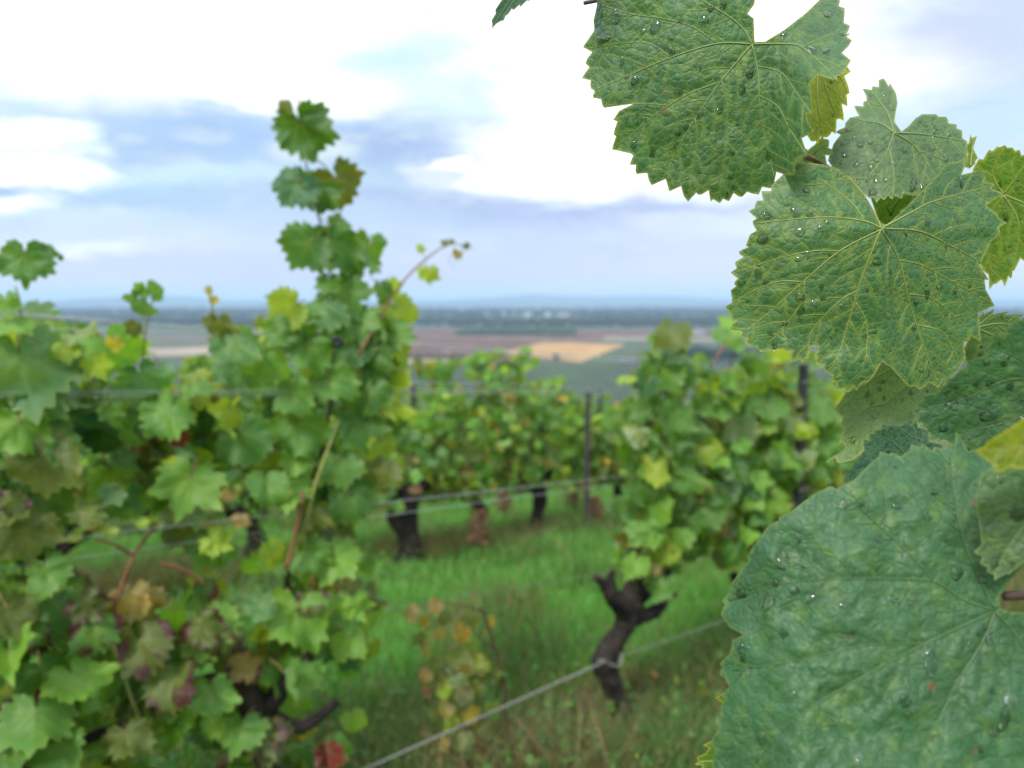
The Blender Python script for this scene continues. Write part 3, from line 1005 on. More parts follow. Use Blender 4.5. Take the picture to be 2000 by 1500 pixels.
for a in (
    ('R', 1308, 668, 96, 'olive', 0, 0, 30), ('R', 1290, 735, 92, 'green', -10, 0, 0), ('R', 1330, 740, 70, 'dark', 20, 20, 0),
    ('R', 1262, 760, 60, 'teal', 0, 30, 0), ('R', 1312, 830, 98, 'green', 0, 0, 0), ('R', 1260, 870, 60, 'green', 0, -40, 0),
    ('R', 1250, 810, 56, 'blue', 0, 0, 0), ('R', 1265, 1050, 78, 'bright', 0, 0, 10), ('R', 1300, 1075, 78, 'lime', 10, 0, 0),
    ('R', 1240, 1110, 66, 'bright', 0, 0, 20), ('R', 1290, 1150, 60, 'green', 0, 0, 10), ('R', 1280, 1000, 84, 'bright', 0, 0, 10),
    ('R', 1250, 965, 70, 'dark', 0, 0, 0), ('R', 1350, 845, 80, 'blue', 0, 30, 0), ('R', 1400, 800, 84, 'green', 0, 0, 20),
    ('R', 1380, 885, 64, 'lime', 40, 0, 20), ('R', 1420, 930, 90, 'blue', 0, 20, 0), ('R', 1330, 940, 90, 'green', 0, 0, 0),
    ('R', 1370, 1010, 100, 'green', 0, 0, 10), ('R', 1450, 850, 80, 'pale', 0, 0, 10), ('R', 1420, 670, 76, 'green', -40, 0, 50),
    ('R', 1225, 745, 40, 'lime', 0, 0, 40), ('R', 1435, 640, 70, 'bright', -60, 0, 60),
    ('P', 1550, 830, 56, 'pale', -30, 30, 10), ('P', 1600, 800, 84, 'green', 0, 0, 10), ('P', 1560, 900, 70, 'pale', 0, 20, 10),
    ('P', 1500, 800, 84, 'green', 0, 0, 20), ('P', 1480, 720, 76, 'green', 0, 0, 20), ('P', 1520, 690, 60, 'lime', 0, 0, 20),
    ('P', 1610, 870, 80, 'green', 0, 0, 10), ('P', 1500, 990, 80, 'bright', 0, 0, 10), ('P', 1530, 760, 70, 'lime', 0, 0, 0),
):
    pxleaf(*a)

# the rest of the foliage fills the volume of the row
fillL = [(-160, 640), (60, 640), (120, 690), (300, 700), (430, 680), (520, 600), (640, 590), (790, 640), (775, 820), (760, 900), (730, 1000),
         (720, 1120), (735, 1250), (700, 1320), (640, 1400), (660, 1560), (-160, 1600)]
holes = [(225, 1090, 160, 95), (455, 985, 50, 95), (745, 1040, 60, 75), (320, 1130, 80, 50), (160, 930, 60, 50), (250, 560, 400, 60), (640, 1360, 60, 60),
         (350, 1500, 90, 60), (330, 700, 110, 40), (450, 1130, 60, 40), (560, 1010, 40, 60)]
fillR = [(1245, 740), (1290, 655), (1340, 655), (1380, 740), (1480, 690), (1650, 700), (1720, 760), (1720, 1000), (1560, 1060), (1420, 1110),
         (1330, 1090), (1290, 1160), (1215, 1110), (1205, 980), (1212, 880)]
mixA = {'green': 6, 'bright': 4, 'dark': 3.5, 'blue': 2.0, 'lime': 1.8, 'olive': 1.6, 'pale': .8, 'yellow': .15, 'teal': 1.0, 'red': .04, 'tan': .1}
mixLow = {'green': 5, 'bright': 3.5, 'dark': 3, 'olive': 2.6, 'lime': 1.4, 'yellow': .2, 'red': .1, 'tan': .3, 'brown': .25}


def fill(poly, keyf, count, off0, off1, mixf, holes=()):
    xs_ = [p[0] for p in poly]
    ys_ = [p[1] for p in poly]
    done = tries = 0
    while done < count and tries < count * 40:
        tries += 1
        x, y = rnd.uniform(min(xs_), max(xs_)), rnd.uniform(min(ys_), max(ys_))
        if not in_poly(x, y, poly):
            continue
        if any(((x - h[0]) / h[2]) ** 2 + ((y - h[1]) / h[3]) ** 2 < 1 for h in holes):
            continue
        off = rnd.uniform(off0, off1)
        pos = onrow(x, y, ROWA + off)
        key = keyf(x, y)
        if len(vineA[key].children) > 292:
            continue
        turning = y > 1050 and x < 700 and rnd.random() < .07
        size = rnd.uniform(.065, .135)
        c_ = pick(mixf(x, y))
        add_leaf(vineA[key], pos + Vector((0, 0, size * .2)), size, random_normal(), random_tip(), c_, turning=turning)
        done += 1


fill(fillL, lambda x, y: 'L' if x < 330 else 'M', 370, -.03, .22, lambda x, y: mixLow if y > 1020 else mixA, holes)
fill(fillR, lambda x, y: 'R' if x < 1440 else 'P', 480, -.12, .2, lambda x, y: mixA if y < 1000 else mixLow)



def backfill(poly, key, count, off0, off1, holes=()):
    it = []
    xs_ = [p[0] for p in poly]
    ys_ = [p[1] for p in poly]
    while len(it) < count:
        x, y = rnd.uniform(min(xs_), max(xs_)), rnd.uniform(min(ys_), max(ys_))
        if not in_poly(x, y, poly) or any(((x - h[0]) / h[2]) ** 2 + ((y - h[1]) / h[3]) ** 2 < 1 for h in holes):
            continue
        it.append((onrow(x, y, ROWA + rnd.uniform(off0, off1)), random_normal(.8), random_tip(), rnd.uniform(.07, .12), pick(mixLow if y > 1020 else mixA)))
    leaf_cloud('foliage', vineA[key], [a[0] for a in it], [a[1] for a in it], [a[2] for a in it], [a[3] for a in it], [a[4] for a in it])


backfill([(-160, 690), (120, 720), (330, 760), (330, 1600), (-160, 1600)], 'L', 170, .08, .3, holes)
backfill([(330, 760), (520, 680), (770, 700), (740, 900), (725, 1300), (640, 1560), (330, 1560)], 'M', 170, .08, .3, holes)
backfill([(1245, 780), (1290, 690), (1440, 720), (1440, 1060), (1300, 1080), (1225, 1060)], 'R', 120, .08, .3)
backfill([(1440, 740), (1700, 740), (1700, 1020), (1440, 1080)], 'P', 140, .08, .3)
# shoots
for key, pxs, w0, w1, mt in (
    ('M', [(560, 1140, 0), (575, 1060, -.02), (592, 980, -.03), (625, 900, -.03), (650, 760, -.02), (652, 660, -.03), (648, 560, -.03), (628, 440, -.03), (612, 390, -.03), (596, 310, -.04), (585, 215, -.04)], .0050, .0015, 'cane_brown'),
    ('M', [(560, 1110, -.1), (578, 1040, -.1), (592, 960, -.1)], .0050, .0042, 'cane'),
    ('M', [(585, 1075, -.09), (612, 960, -.09), (640, 880, -.09), (662, 820, -.08)], .0042, .003, 'cane_green'),
    ('M', [(700, 695, -.1), (722, 655, -.1), (760, 590, -.1), (800, 535, -.1), (850, 492, -.1), (885, 476, -.1), (925, 486, -.1)], .0034, .0008, 'cane'),
    ('M', [(410, 565, -.08), (416, 620, -.08), (422, 700, 0)], .0012, .002, 'cane_green'),
    ('L', [(212, 1222, -.06), (236, 1150, -.06), (262, 1085, -.06), (300, 1030, -.02)], .0042, .0034, 'cane'),
    ('L', [(262, 1085, -.06), (228, 1066, -.06), (188, 1052, -.05)], .0032, .0026, 'cane'),
    ('M', [(312, 1100, -.06), (355, 1112, -.06), (402, 1142, -.06)], .0036, .003, 'cane'),
    ('L', [(50, 808, -.04), (90, 798, -.04), (142, 796, -.04)], .003, .003, 'cane'),
    ('L', [(20, 1160, 0), (70, 1230, -.02), (140, 1300, 0)], .0035, .003, 'cane_brown'),
    ('L', [(215, 1240, 0), (275, 1410, -.04), (330, 1480, 0)], .003, .003, 'cane_green'),
    ('L', [(30, 560, -.06), (38, 590, -.06), (42, 640, 0)], .0016, .002, 'cane_green'),
    ('L', [(300, 580, -.06), (285, 640, -.06), (275, 740, 0)], .0012, .002, 'cane_green'),
    ('R', [(1240, 1110, 0), (1262, 1000, -.05), (1268, 930, -.03), (1285, 860, 0), (1305, 760, 0), (1312, 670, 0)], .0055, .002, 'cane_brown'),
    ('R', [(1290, 1120, 0), (1350, 1000, 0), (1400, 860, 0), (1440, 640, -.05)], .005, .002, 'cane'),
    ('R', [(1390, 712, -.1), (1405, 690, -.1), (1420, 668, -.1)], .0036, .003, 'cane'),
    ('P', [(1500, 1060, 0), (1520, 900, 0), (1540, 740, 0)], .005, .002, 'cane_brown'),
    ('P', [(1620, 1040, 0), (1640, 860, 0), (1650, 720, 0)], .005, .002, 'cane'),
):
    cane(vineA[key], pxs, w0, w1, M[mt])
# curling tendrils at the end of the thin shoot
for px, py in ((895, 478), (880, 488), (822, 500)):
    q = [(px + 2 + 12 * math.sin(i * .9) * (1 - i / 12), py + i * 3.6, -.1) for i in range(10)]
    pts = [onrow(a, b, ROWA + c_) for a, b, c_ in q]
    tube_obj('tendril', vineA['M'], pts, [.0006] * len(pts), M['cane_green'], 5)
# a dark berry left on the tall vine
me = mesh('berry', ICO_V * .0075, ICO_F, M['grape'])
for px, py in ((655, 662), (664, 668), (659, 673)):
    link('berry', me, vineA['M'], onrow(px, py, ROWA - .11) - vineA['M'].location)


def trunk(parent, paths, seed=0, label=None):
    """gnarled trunk and arms joined in one skin; paths of (point, radius)"""
    V, Fc = [], []
    base = parent.location
    for i, p in enumerate(paths):
        arr = smooth_path([tuple(a) + (r,) for a, r in p], max(8, len(p) * 5))
        vs_, fs_ = tube_data([Vector(a[:3]) - base for a in arr], [max(.002, a[3]) for a in arr], 14, .16, 7, seed + i, base=len(V))
        V += vs_
        Fc += fs_
    return link('trunk', mesh('trunk', V, Fc, M['bark']), parent, label=label)


def pr(px, py, rpx, off=0.0, n=ROWA):
    p = onrow(px, py, n + off)
    return (tuple(p), rpx / F * (p.y * math.cos(PITCH)))


trunk(vineA['R'], [
    [pr(1240, 1490, 24), pr(1222, 1415, 20), pr(1205, 1360, 21), pr(1188, 1318, 23), pr(1182, 1284, 26), pr(1204, 1248, 21), pr(1222, 1215, 22), pr(1230, 1185, 26), pr(1232, 1162, 22)],
    [pr(1226, 1198, 22), pr(1196, 1164, 17, -.02), pr(1180, 1142, 11, -.02), pr(1162, 1125, 6, -.02)],
    [pr(1196, 1165, 14), pr(1192, 1132, 9), pr(1198, 1112, 5)],
    [pr(1232, 1204, 20), pr(1264, 1200, 15, .02), pr(1290, 1184, 12, .02), pr(1298, 1166, 9, .02), pr(1318, 1162, 6, .02)],
    [pr(1232, 1170, 26), pr(1240, 1130, 16), pr(1236, 1085, 12), pr(1246, 1070, 8)],
    [pr(1245, 1165, 20, .03), pr(1280, 1145, 10, .03), pr(1290, 1128, 10, .03), pr(1310, 1116, 6, .03)],
], 5)
trunk(vineA['M'], [
    [pr(560, 1750, 30), pr(540, 1600, 26), pr(520, 1480, 26), pr(500, 1390, 28), pr(470, 1330, 18), pr(430, 1322, 12), pr(378, 1332, 7)],
    [pr(510, 1400, 24), pr(560, 1330, 16), pr(600, 1280, 12), pr(560, 1140, 9)],
    [pr(520, 1400, 20), pr(590, 1420, 14), pr(660, 1370, 9)]], 15)
trunk(vineA['L'], [
    [pr(-120, 1800, 34), pr(-90, 1600, 30), pr(-60, 1450, 32), pr(0, 1395, 22), pr(60, 1370, 14)],
    [pr(-60, 1460, 26), pr(60, 1490, 16), pr(180, 1440, 12), pr(300, 1400, 8)],
    [pr(60, 1400, 14), pr(120, 1330, 9), pr(215, 1225, 6)]], 25)
trunk(vineA['P'], [
    [(tuple(rowpt(ROWA, 2.25, -.05)), .035), (tuple(rowpt(ROWA, 2.2, .15)), .03), (tuple(rowpt(ROWA, 2.27, .3)), .035), (tuple(rowpt(ROWA, 2.35, .45)), .02)],
    [(tuple(rowpt(ROWA, 2.27, .28)), .03), (tuple(rowpt(ROWA, 2.12, .42)), .015)]], 35)


def steel_post(n, s, h, label, mat=M['post'], r=.013, notch=True):
    q = rowpt(n, s)
    e = empty('vineyard_post', q, label, 'post', 'trellis posts of the vineyard')
    a, b = r, r * .8
    prof = [(-a, -b), (a, -b), (a, b), (a - .004, b), (a - .004, -b + .004), (-a + .004, -b + .004), (-a + .004, b), (-a, b)]
    k = len(prof)
    vs = [(x, y, z) for z in (-.25, h) for x, y in prof]
    fs = [(i, (i + 1) % k, k + (i + 1) % k, k + i) for i in range(k)] + [(k + 0, k + 1, k + 4, k + 5), (k + 1, k + 2, k + 3, k + 4), (k + 5, k + 6, k + 7, k + 0)]
    o = link('stake', mesh('stake', vs, fs, mat, smooth=False), e)
    for z in (h - .06, h * .62, h * .35):
        vs, fs = [], []
        vs, fs = tube_data([(-a - .012, -b - .002, z), (a + .012, -b - .002, z), (a + .012, -b - .014, z + .006)], [.0022] * 3, 5)
        link('wire_clip', mesh('wire_clip', vs, fs, M['rope']), e)
    e.rotation_euler = (0, 0, math.atan2(RU.y, RU.x))
    return e


sP = onrow(1566, 800, 1.42).dot(RU)
steel_post(1.42, sP, 1.13, 'dark steel post among the leaves behind the wet foreground leaves, nearest of the posts')
steel_post(ROWA, sP - 4.6, 1.2, 'steel post of the front row beyond the left edge')

# ------------------------------------------------------------------ wires
def wire(name, a, b, r, mat, label, sag=0.0, group='trellis wires', k=24, knob=0, drops=0, cat='wire'):
    a, b = Vector(a), Vector(b)
    pts = [a.lerp(b, i / (k - 1)) - Vector((0, 0, sag * 4 * (i / (k - 1)) * (1 - i / (k - 1)))) for i in range(k)]
    o0 = pts[0].copy()
    vs, fs = tube_data([p - o0 for p in pts], [r] * k, 6, knob)
    o = link(name, mesh(name, vs, fs, mat), loc=o0, label=label, cat=cat, group=group)
    for i in range(drops):
        u = rnd.random()
        p = a.lerp(b, u) - Vector((0, 0, sag * 4 * u * (1 - u) + r + .0012))
        d = link('water_drop', DROPS[i % len(DROPS)], o, p - o0)
        q = rnd.uniform(.0016, .0034)
        d.scale = (q, q, q * 1.15)
    return o


DROPS = []
for k_ in range(4):
    v = ICO_V * (1 + .12 * rs.uniform(-1, 1, (1, 3)))
    DROPS.append(mesh('water_drop', v, ICO_F, M['water']))


def wire_px(p0, p1, off, r, mat, label, ext0=.6, ext1=2.5, **kw):
    a, b = onrow(p0[0], p0[1], ROWA + off), onrow(p1[0], p1[1], ROWA + off)
    d = (b - a).normalized()
    return wire('trellis_wire', a - d * ext0, b + d * ext1, r, mat, label, **kw)


wire_px((0, 607), (420, 638), -.06, .0011, M['wire'], 'upper strand of the top wire of the front row, crossing the far forest at left', ext1=3, sag=.004, drops=16)
wire_px((0, 611), (420, 643), -.05, .0011, M['wire'], 'lower strand of the top wire of the front row, crossing the far forest at left', ext1=3, sag=.004, drops=6)
wire_px((50, 642), (1000, 661), .05, .0009, M['wire'], 'back strand of the top wire of the front row, over the brown fields', ext1=2, drops=8)
wire_px((60, 766), (1240, 760), -.06, .0007, M['wire'], 'upper strand of the middle wire pair passing in front of the vines', drops=18)
wire_px((60, 774), (1240, 766), -.055, .0007, M['wire'], 'lower strand of the middle wire pair passing in front of the vines', drops=14)
wire_px((60, 728), (1240, 757), .06, .0006, M['wire'], 'back strand of the middle wires, thin, behind the tall vine')
wire_px((110, 1053), (1200, 932), -.06, .0008, M['wire'], 'upper of the two bright wires slanting over the green grass', drops=18)
wire_px((110, 1095), (1200, 946), .04, .0008, M['wire'], 'lower of the two bright wires slanting over the green grass', drops=8)
wire_px((720, 1499), (1185, 1290), -.03, .0024, M['rope'], 'thick weathered wire tied to the twisted black vine trunk', ext1=.03, sag=.0, knob=.15)
wire_px((1200, 1286), (1420, 1210), -.01, .0015, M['rope'], 'thin wire running right from the twisted black trunk', ext0=.03, ext1=2)
wire_px((750, 1190), (1150, 1125), .5, .0012, M['rope'], 'thin dark wire low above the green grass between the rows', ext0=.4, ext1=2)
# the twist of wire round the trunk
c_ = onrow(1190, 1300, ROWA - .015)
pts = [c_ + Vector((math.cos(a) * .036, math.sin(a) * .03, .012 * math.sin(a * 2) + a * .004)) for a in np.linspace(0, 9, 30)]
tube_obj('wire_tie', vineA['R'], pts, [.0022] * 30, M['rope'], 5, label='twist of pale wire round the trunk')

# ------------------------------------------------------------------ the self-sown shoot with yellow leaves in the opening
wv_e = empty('young_vine', onrow(1000, 1620, 1.5), 'young vine shoot with a thin brown stem and yellowing leaves in the open gap', 'young vine')


def loose(px, py, size_px, colr, ang=0, yaw=0, pit=0, off=0.0, n=1.5, turning=False):
    pos = onrow(px, py, n + off)
    size = size_px * pos.y / F * 1.12
    yaw += rnd.uniform(-55, 55)
    ang += rnd.uniform(-30, 30)
    nrm = (-pos).normalized() + Vector((1, 0, 0)) * math.tan(R(max(-72, min(72, yaw)))) + Vector((0, 0, 1)) * math.tan(R(pit))
    tip = Vector((math.sin(R(ang)), 0, -math.cos(R(ang))))
    add_leaf(wv_e, pos - tip * size * .18, size, nrm, tip, tuple(x * rnd.uniform(.65, .9) for x in PAL[colr]), turning=turning)


for pxs, w0, w1 in (
    ([(1000, 1620), (990, 1440), (985, 1340), (965, 1260), (945, 1200), (935, 1186)], .0046, .003),
    ([(945, 1195), (900, 1182), (850, 1180), (790, 1196)], .0022, .0012),
    ([(985, 1330), (930, 1310), (880, 1330), (820, 1360)], .0022, .0012),
    ([(968, 1270), (930, 1240), (905, 1200)], .002, .0012),
):
    q = smooth_path([(p[0], p[1]) for p in pxs], 14)
    tube_obj('stem', wv_e, [onrow(a, b, 1.5) for a, b in q], [w0 + (w1 - w0) * i / 13 for i in range(14)], M['cane_brown'], 6, .08)
for a in (
    (800, 1196, 40, 'tan', -80), (850, 1186, 44, 'tan', -20), (868, 1210, 40, 'olive', 0), (900, 1238, 46, 'yellow', 0), (935, 1270, 50, 'lime', 40, 30),
    (950, 1235, 36, 'olive', 60), (845, 1300, 40, 'olive', 0), (880, 1300, 46, 'pale', 20), (915, 1285, 44, 'olive', -20), (895, 1335, 46, 'pale', 0), (850, 1400, 40, 'olive', 20), (930, 1350, 46, 'olive', 0), (905, 1450, 50, 'pale', 0), (865, 1455, 44, 'tan', 0), (830, 1320, 34, 'tan', 0), (970, 1320, 36, 'olive', 0), (870, 1350, 44, 'lime', 40), (820, 1250, 34, 'olive', 0), (925, 1210, 40, 'olive', 0), (855, 1240, 30, 'yellow', 0), (838, 1270, 46, 'tan', 10), (890, 1270, 30, 'olive', 0), (935, 1300, 52, 'lime', -60, 0, 20),
    (860, 1330, 40, 'olive', -30), (905, 1360, 50, 'olive', 0), (920, 1400, 44, 'yellow', 10), (950, 1430, 40, 'olive', 20), (880, 1420, 50, 'lime', -10),
    (985, 1485, 36, 'red', 0), (940, 1465, 44, 'tan', 40), (910, 1310, 40, 'yellow', 20), (870, 1385, 44, 'tan', 0), (962, 1215, 34, 'yellow', 20),
    (820, 1215, 34, 'yellow', 0), (835, 1350, 34, 'brown', 0), (960, 1385, 38, 'lime', 0),
):
    loose(*a[:4], *(a[4:]), off=rnd.uniform(-.05, .05))

# ------------------------------------------------------------------ the rows behind
ORD = ['first', 'second', 'third', 'fourth', 'fifth', 'sixth', 'seventh', 'eighth', 'ninth', 'tenth', 'eleventh', 'twelfth', 'thirteenth', 'fourteenth', 'fifteenth',
       'sixteenth', 'seventeenth', 'eighteenth', 'nineteenth', 'twentieth']
mixB = {'green': 6, 'bright': 5, 'dark': 1.2, 'blue': 1.6, 'lime': 2.2, 'olive': 2, 'pale': 1, 'yellow': .2, 'tan': .4}
mixBlow = {'green': 3, 'dark': 1.4, 'lime': 2, 'olive': 3.4, 'yellow': .6, 'red': .04, 'tan': 1.1, 'orange': .08, 'brown': .5}
TR_CACHE = []


def row_vine(n, s, top, nleaf, ncloud, label, group, bottom=.42, small=False, width=.22, yellow=1.0, thick=1.0):
    q = rowpt(n, s)
    e = empty('grapevine', q, label, 'grapevine', group)
    lean = rnd.uniform(-.1, .1)
    hd = rnd.uniform(.38, .5)
    w_ = .030 * thick
    if len(TR_CACHE) < 6:
        V, Fc = [], []
        for i, p in enumerate((
            [((0, 0, -.1), w_ * 1.3), ((lean * .5, .02, hd * .3), w_), ((-lean * .6, 0, hd * .65), w_ * 1.1), ((lean, 0, hd), w_ * 1.4)],
            [((lean, 0, hd * .95), w_), ((lean - .12, 0, hd + .06), w_ * .6), ((lean - .2, 0, hd + .15), w_ * .35)],
            [((lean, 0, hd * .95), w_), ((lean + .12, .02, hd + .05), w_ * .6), ((lean + .2, 0, hd + .16), w_ * .35)])):
            arr = smooth_path([tuple(a) + (r,) for a, r in p], 10)
            v_, f_ = tube_data([a[:3] for a in arr], [a[3] for a in arr], 9, .2, 7, rnd.randrange(999), base=len(V))
            V += v_
            Fc += f_
        TR_CACHE.append(mesh('trunk', V, Fc, M['bark']))
        tm = TR_CACHE[-1]
    else:
        tm = rnd.choice(TR_CACHE)
    o = link('trunk', tm, e)
    o.rotation_euler = (0, 0, math.atan2(RU.y, RU.x) + rnd.choice([0, math.pi]))
    for i in range(3 if small else 5):
        ds = rnd.uniform(-.35, .35)
        p0 = rowpt(n, s + ds * .4, hd)
        p1 = rowpt(n + rnd.uniform(-.05, .05), s + ds * .8, (hd + top) / 2)
        p2 = rowpt(n + rnd.uniform(-.08, .08), s + ds, top * rnd.uniform(.9, 1.05))
        tube_obj('shoot', e, [p0, p1, p2], [.005, .004, .002], M['cane_brown'], 5)
    tops = [(rnd.uniform(-.5, .5), rnd.uniform(0, .16)) for _ in range(3)]

    tips_ = [(rnd.uniform(-.5, .5), rnd.uniform(.05, .22)) for _ in range(3)]

    def one():
        if rnd.random() < .09:
            c0, e0 = rnd.choice(tips_)
            q_ = rnd.random()
            return (rowpt(n + rnd.gauss(0, .04), s + c0 + q_ * .05 + rnd.gauss(0, .03), top + e0 * q_), rnd.uniform(.05, .1), random_normal(.8, .4), random_tip(), pick({'bright': 3, 'lime': 2, 'green': 2}))
        h = bottom + (top - bottom) * rnd.random() ** .85
        ds = rnd.uniform(-.52, .52)
        for c0, e0 in tops:
            if abs(ds - c0) < .12 and h > top - .15:
                h += e0
        dn = rnd.gauss(0, width * .55)
        p = rowpt(n + dn, s + ds, h)
        fr = (h - bottom) / (top - bottom)
        c_ = pick(mixBlow if rnd.random() < (.75 - fr * 1.1) * yellow else mixB)
        return p, rnd.uniform(.07, .13), random_normal(.7, .4), random_tip(), c_
    for i in range(nleaf):
        p, sz, nr, tp, c_ = one()
        add_leaf(e, p, sz, nr, tp, c_, small=True)
    if ncloud:
        it = [one() for _ in range(ncloud)]
        leaf_cloud('foliage', e, [a[0] for a in it], [a[2] for a in it], [a[3] for a in it], [a[1] * 1.1 for a in it], [a[4] for a in it])
    return e


gB = 'grapevines of the second row'
labsB = {
    -3: 'far-left vine of the second row showing behind the left edge leaves',
    -2: 'vine of the second row seen in the gaps above the left edge vine',
    -1: 'vine of the second row behind the big leaves left of the tall vine',
    0: 'vine of the second row just left behind the tall vine',
    1: 'vine of the second row hidden mostly behind the tall vine',
    2: 'vine of the second row with a thick black trunk right beside the tall vine',
    3: 'tallest hedge-like vine of the second row under the stubble field',
    4: 'vine of the second row on a curved dark trunk in the middle of the picture',
    5: 'low yellowing vine of the second row in front of the rusty post',
    6: 'vine of the second row showing left of the right-hand front vine',
    7: 'vine of the second row behind the right-hand front vine',
    8: 'vine of the second row furthest right behind the leaves',
}
sB = [-2.4, -1.4, -.4, .6, 1.6, 2.56, 3.35, 4.05, 4.9, 5.8, 6.8, 7.8]
topB = [1.3, 1.3, 1.35, 1.3, 1.35, 1.08, 1.42, 1.2, .86, .98, 1.15, 1.2]
for i, (s_, tp_) in enumerate(zip(sB, topB)):
    vb_ = row_vine(4.7 + (-.25 if i == 5 else .1 if i == 7 else 0), s_, tp_, 200, 270, labsB[i - 3], gB, thick=1.7 if i in (5,) else 1.25)
for ch_ in bpy.data.objects:
    if ch_.name.startswith('trunk') and ch_.parent and 'thick black trunk' in ch_.parent.get('label', ''):
        ch_.scale = (1.6, 1.6, 1.2)
sC = np.arange(-3.6, 12.5, 1.05)
for i, s_ in enumerate(sC):
    row_vine(7.6, s_, rnd.uniform(1.0, 1.3), 70, 170, ORD[i] + ' vine from the left in the third row down the slope', 'grapevines of the third row', small=True, yellow=.5)
sD = np.arange(-4.5, 15.5, 1.1)
for i, s_ in enumerate(sD[:19]):
    row_vine(10.5, s_, rnd.uniform(1.0, 1.25), 0, 200, ORD[i] + ' vine from the left in the fourth row down the slope', 'grapevines of the fourth row', small=True, yellow=.3)


def far_rows():
    pos, nr, tp, sz, cl = [], [], [], [], []
    for r_i, n in enumerate([13.4, 16.3, 19.2, 22.1, 25, 28, 31, 34, 38, 42, 47, 52, 58, 65, 73, 82, 92, 105]):
        s0, s1 = -n * .6, n * 1.9 + 4
        dens = max(5, 75 / (1 + (n - 13) * .07))
        for _ in range(int((s1 - s0) * dens)):
            s_ = rnd.uniform(s0, s1)
            h = .45 + .75 * rnd.random() ** .7
            q = rowpt(n + rnd.gauss(0, .13), s_, h)
            pos.append(q)
            nr.append(random_normal(.7, .5))
            tp.append(random_tip())
            sz.append(rnd.uniform(.14, .22) * (1 + (n - 13) * .035))
            cl.append(pick({'green': 5, 'dark': 3, 'olive': 3, 'lime': .8, 'blue': 2}))
    leaf_cloud('vineyard_rows', None, pos, nr, tp, sz, cl)
    o = bpy.data.objects['vineyard_rows']
    o['label'] = 'green vineyard rows running down the slope to the plain'
    o['category'] = 'vineyard'
    print('far leaves', len(pos))


far_rows()

# posts further off
for px_, n_, h_, mt_, lb in ((1148, 4.45, 1.20, 'rustpost', 'thin rusty post rising above the low vines in the middle'),
                             (1172, 7.4, 1.4, 'post', 'dark post behind and right of the rusty one'),
                             (808, 4.6, 1.24, 'rustpost', 'thin dark post at the left end of the middle hedge-like vine'),
                             (480, 4.7, 1.0, 'post', 'dark post glimpsed between leaves left of the tall vine'),
                             (1590, 7.3, 1.3, 'post', 'thin post behind the right-hand front vine')):
    d_ = ray(px_, 800)
    t_ = n_ / (d_.x * RN.x + d_.y * RN.y)
    p_ = d_ * t_
    steel_post(n_, p_.dot(RU), h_, lb, M[mt_], .017)
for n_, hs, who in ((4.7, (.45, .95), 'second'), (7.6, (.5, 1.2), 'third')):
    for j_, h_ in enumerate(hs):
        wire('trellis_wire', rowpt(n_, -3, h_), rowpt(n_, 12, h_), .0013, M['wire'], ('lower' if j_ == 0 else 'upper') + ' wire strung through the ' + who + ' row of vines')

# ------------------------------------------------------------------ grass and weeds


def blades(name, n, dmin, dmax, hfun, wfun, cfun, mask=None, lean=.5, fr=(-.75, .8), seed=1, label=None, cat=None):
    r_ = np.random.RandomState(seed)
    u = r_.uniform(0, 1, n)
    Y = (dmin ** .45 + (dmax ** .45 - dmin ** .45) * u) ** (1 / .45)
    X = Y * r_.uniform(fr[0], fr[1], n)
    if mask is not None:
        k = mask(X, Y, r_)
        X, Y = X[k], Y[k]
    n = len(X)
    Z = ground_z(X, Y) - .02
    H = hfun(X, Y, r_, n)
    Wd = wfun(X, Y, r_, n)
    th = r_.uniform(0, 2 * np.pi, n)
    ld = r_.uniform(0, 2 * np.pi, n)
    L = H * r_.uniform(.1, lean, n) * 1.4
    dx, dy = np.cos(th) * Wd / 2, np.sin(th) * Wd / 2
    lx, ly = np.cos(ld) * L, np.sin(ld) * L
    V = np.empty((n, 5, 3))
    V[:, 0] = np.stack([X - dx, Y - dy, Z], -1)
    V[:, 1] = np.stack([X + dx, Y + dy, Z], -1)
    V[:, 2] = np.stack([X - dx * .8 + lx * .35, Y - dy * .8 + ly * .35, Z + H * .6], -1)
    V[:, 3] = np.stack([X + dx * .8 + lx * .35, Y + dy * .8 + ly * .35, Z + H * .6], -1)
    V[:, 4] = np.stack([X + lx, Y + ly, Z + H], -1)
    i = np.arange(n)[:, None] * 5
    T = np.concatenate([i + [0, 1, 3], i + [0, 3, 2], i + [2, 3, 4]], 1).reshape(-1, 3)
    C = cfun(X, Y, r_, n)
    C = np.repeat(C, 5, 0)
    me = bpy.data.meshes.new(name)
    me.vertices.add(n * 5)
    me.vertices.foreach_set('co', V.reshape(-1))
    me.loops.add(len(T) * 3)
    me.loops.foreach_set('vertex_index', T.reshape(-1).astype(np.int32))
    me.polygons.add(len(T))
    me.polygons.foreach_set('loop_start', np.arange(len(T), dtype=np.int32) * 3)
    me.polygons.foreach_set('loop_total', np.full(len(T), 3, np.int32))
    a = me.color_attributes.new('tint', 'FLOAT_COLOR', 'POINT')
    cc = np.ones((n * 5, 4), np.float32)
    cc[:, :3] = C
    a.data.foreach_set('color', cc.ravel())
    me.materials.append(M['grass'])
    me.update()
    me.validate()
    return link(name, me, kind='stuff', label=label, cat=cat)


def ncoord(X, Y):
    return RN.x * X + RN.y * Y


def near_row(X, Y):
    nn = ncoord(X, Y)
    d = np.full_like(nn, 9.)
    for r0 in (1.5, 4.7, 7.6, 10.5):
        d = np.minimum(d, np.abs(nn - r0))
    return d


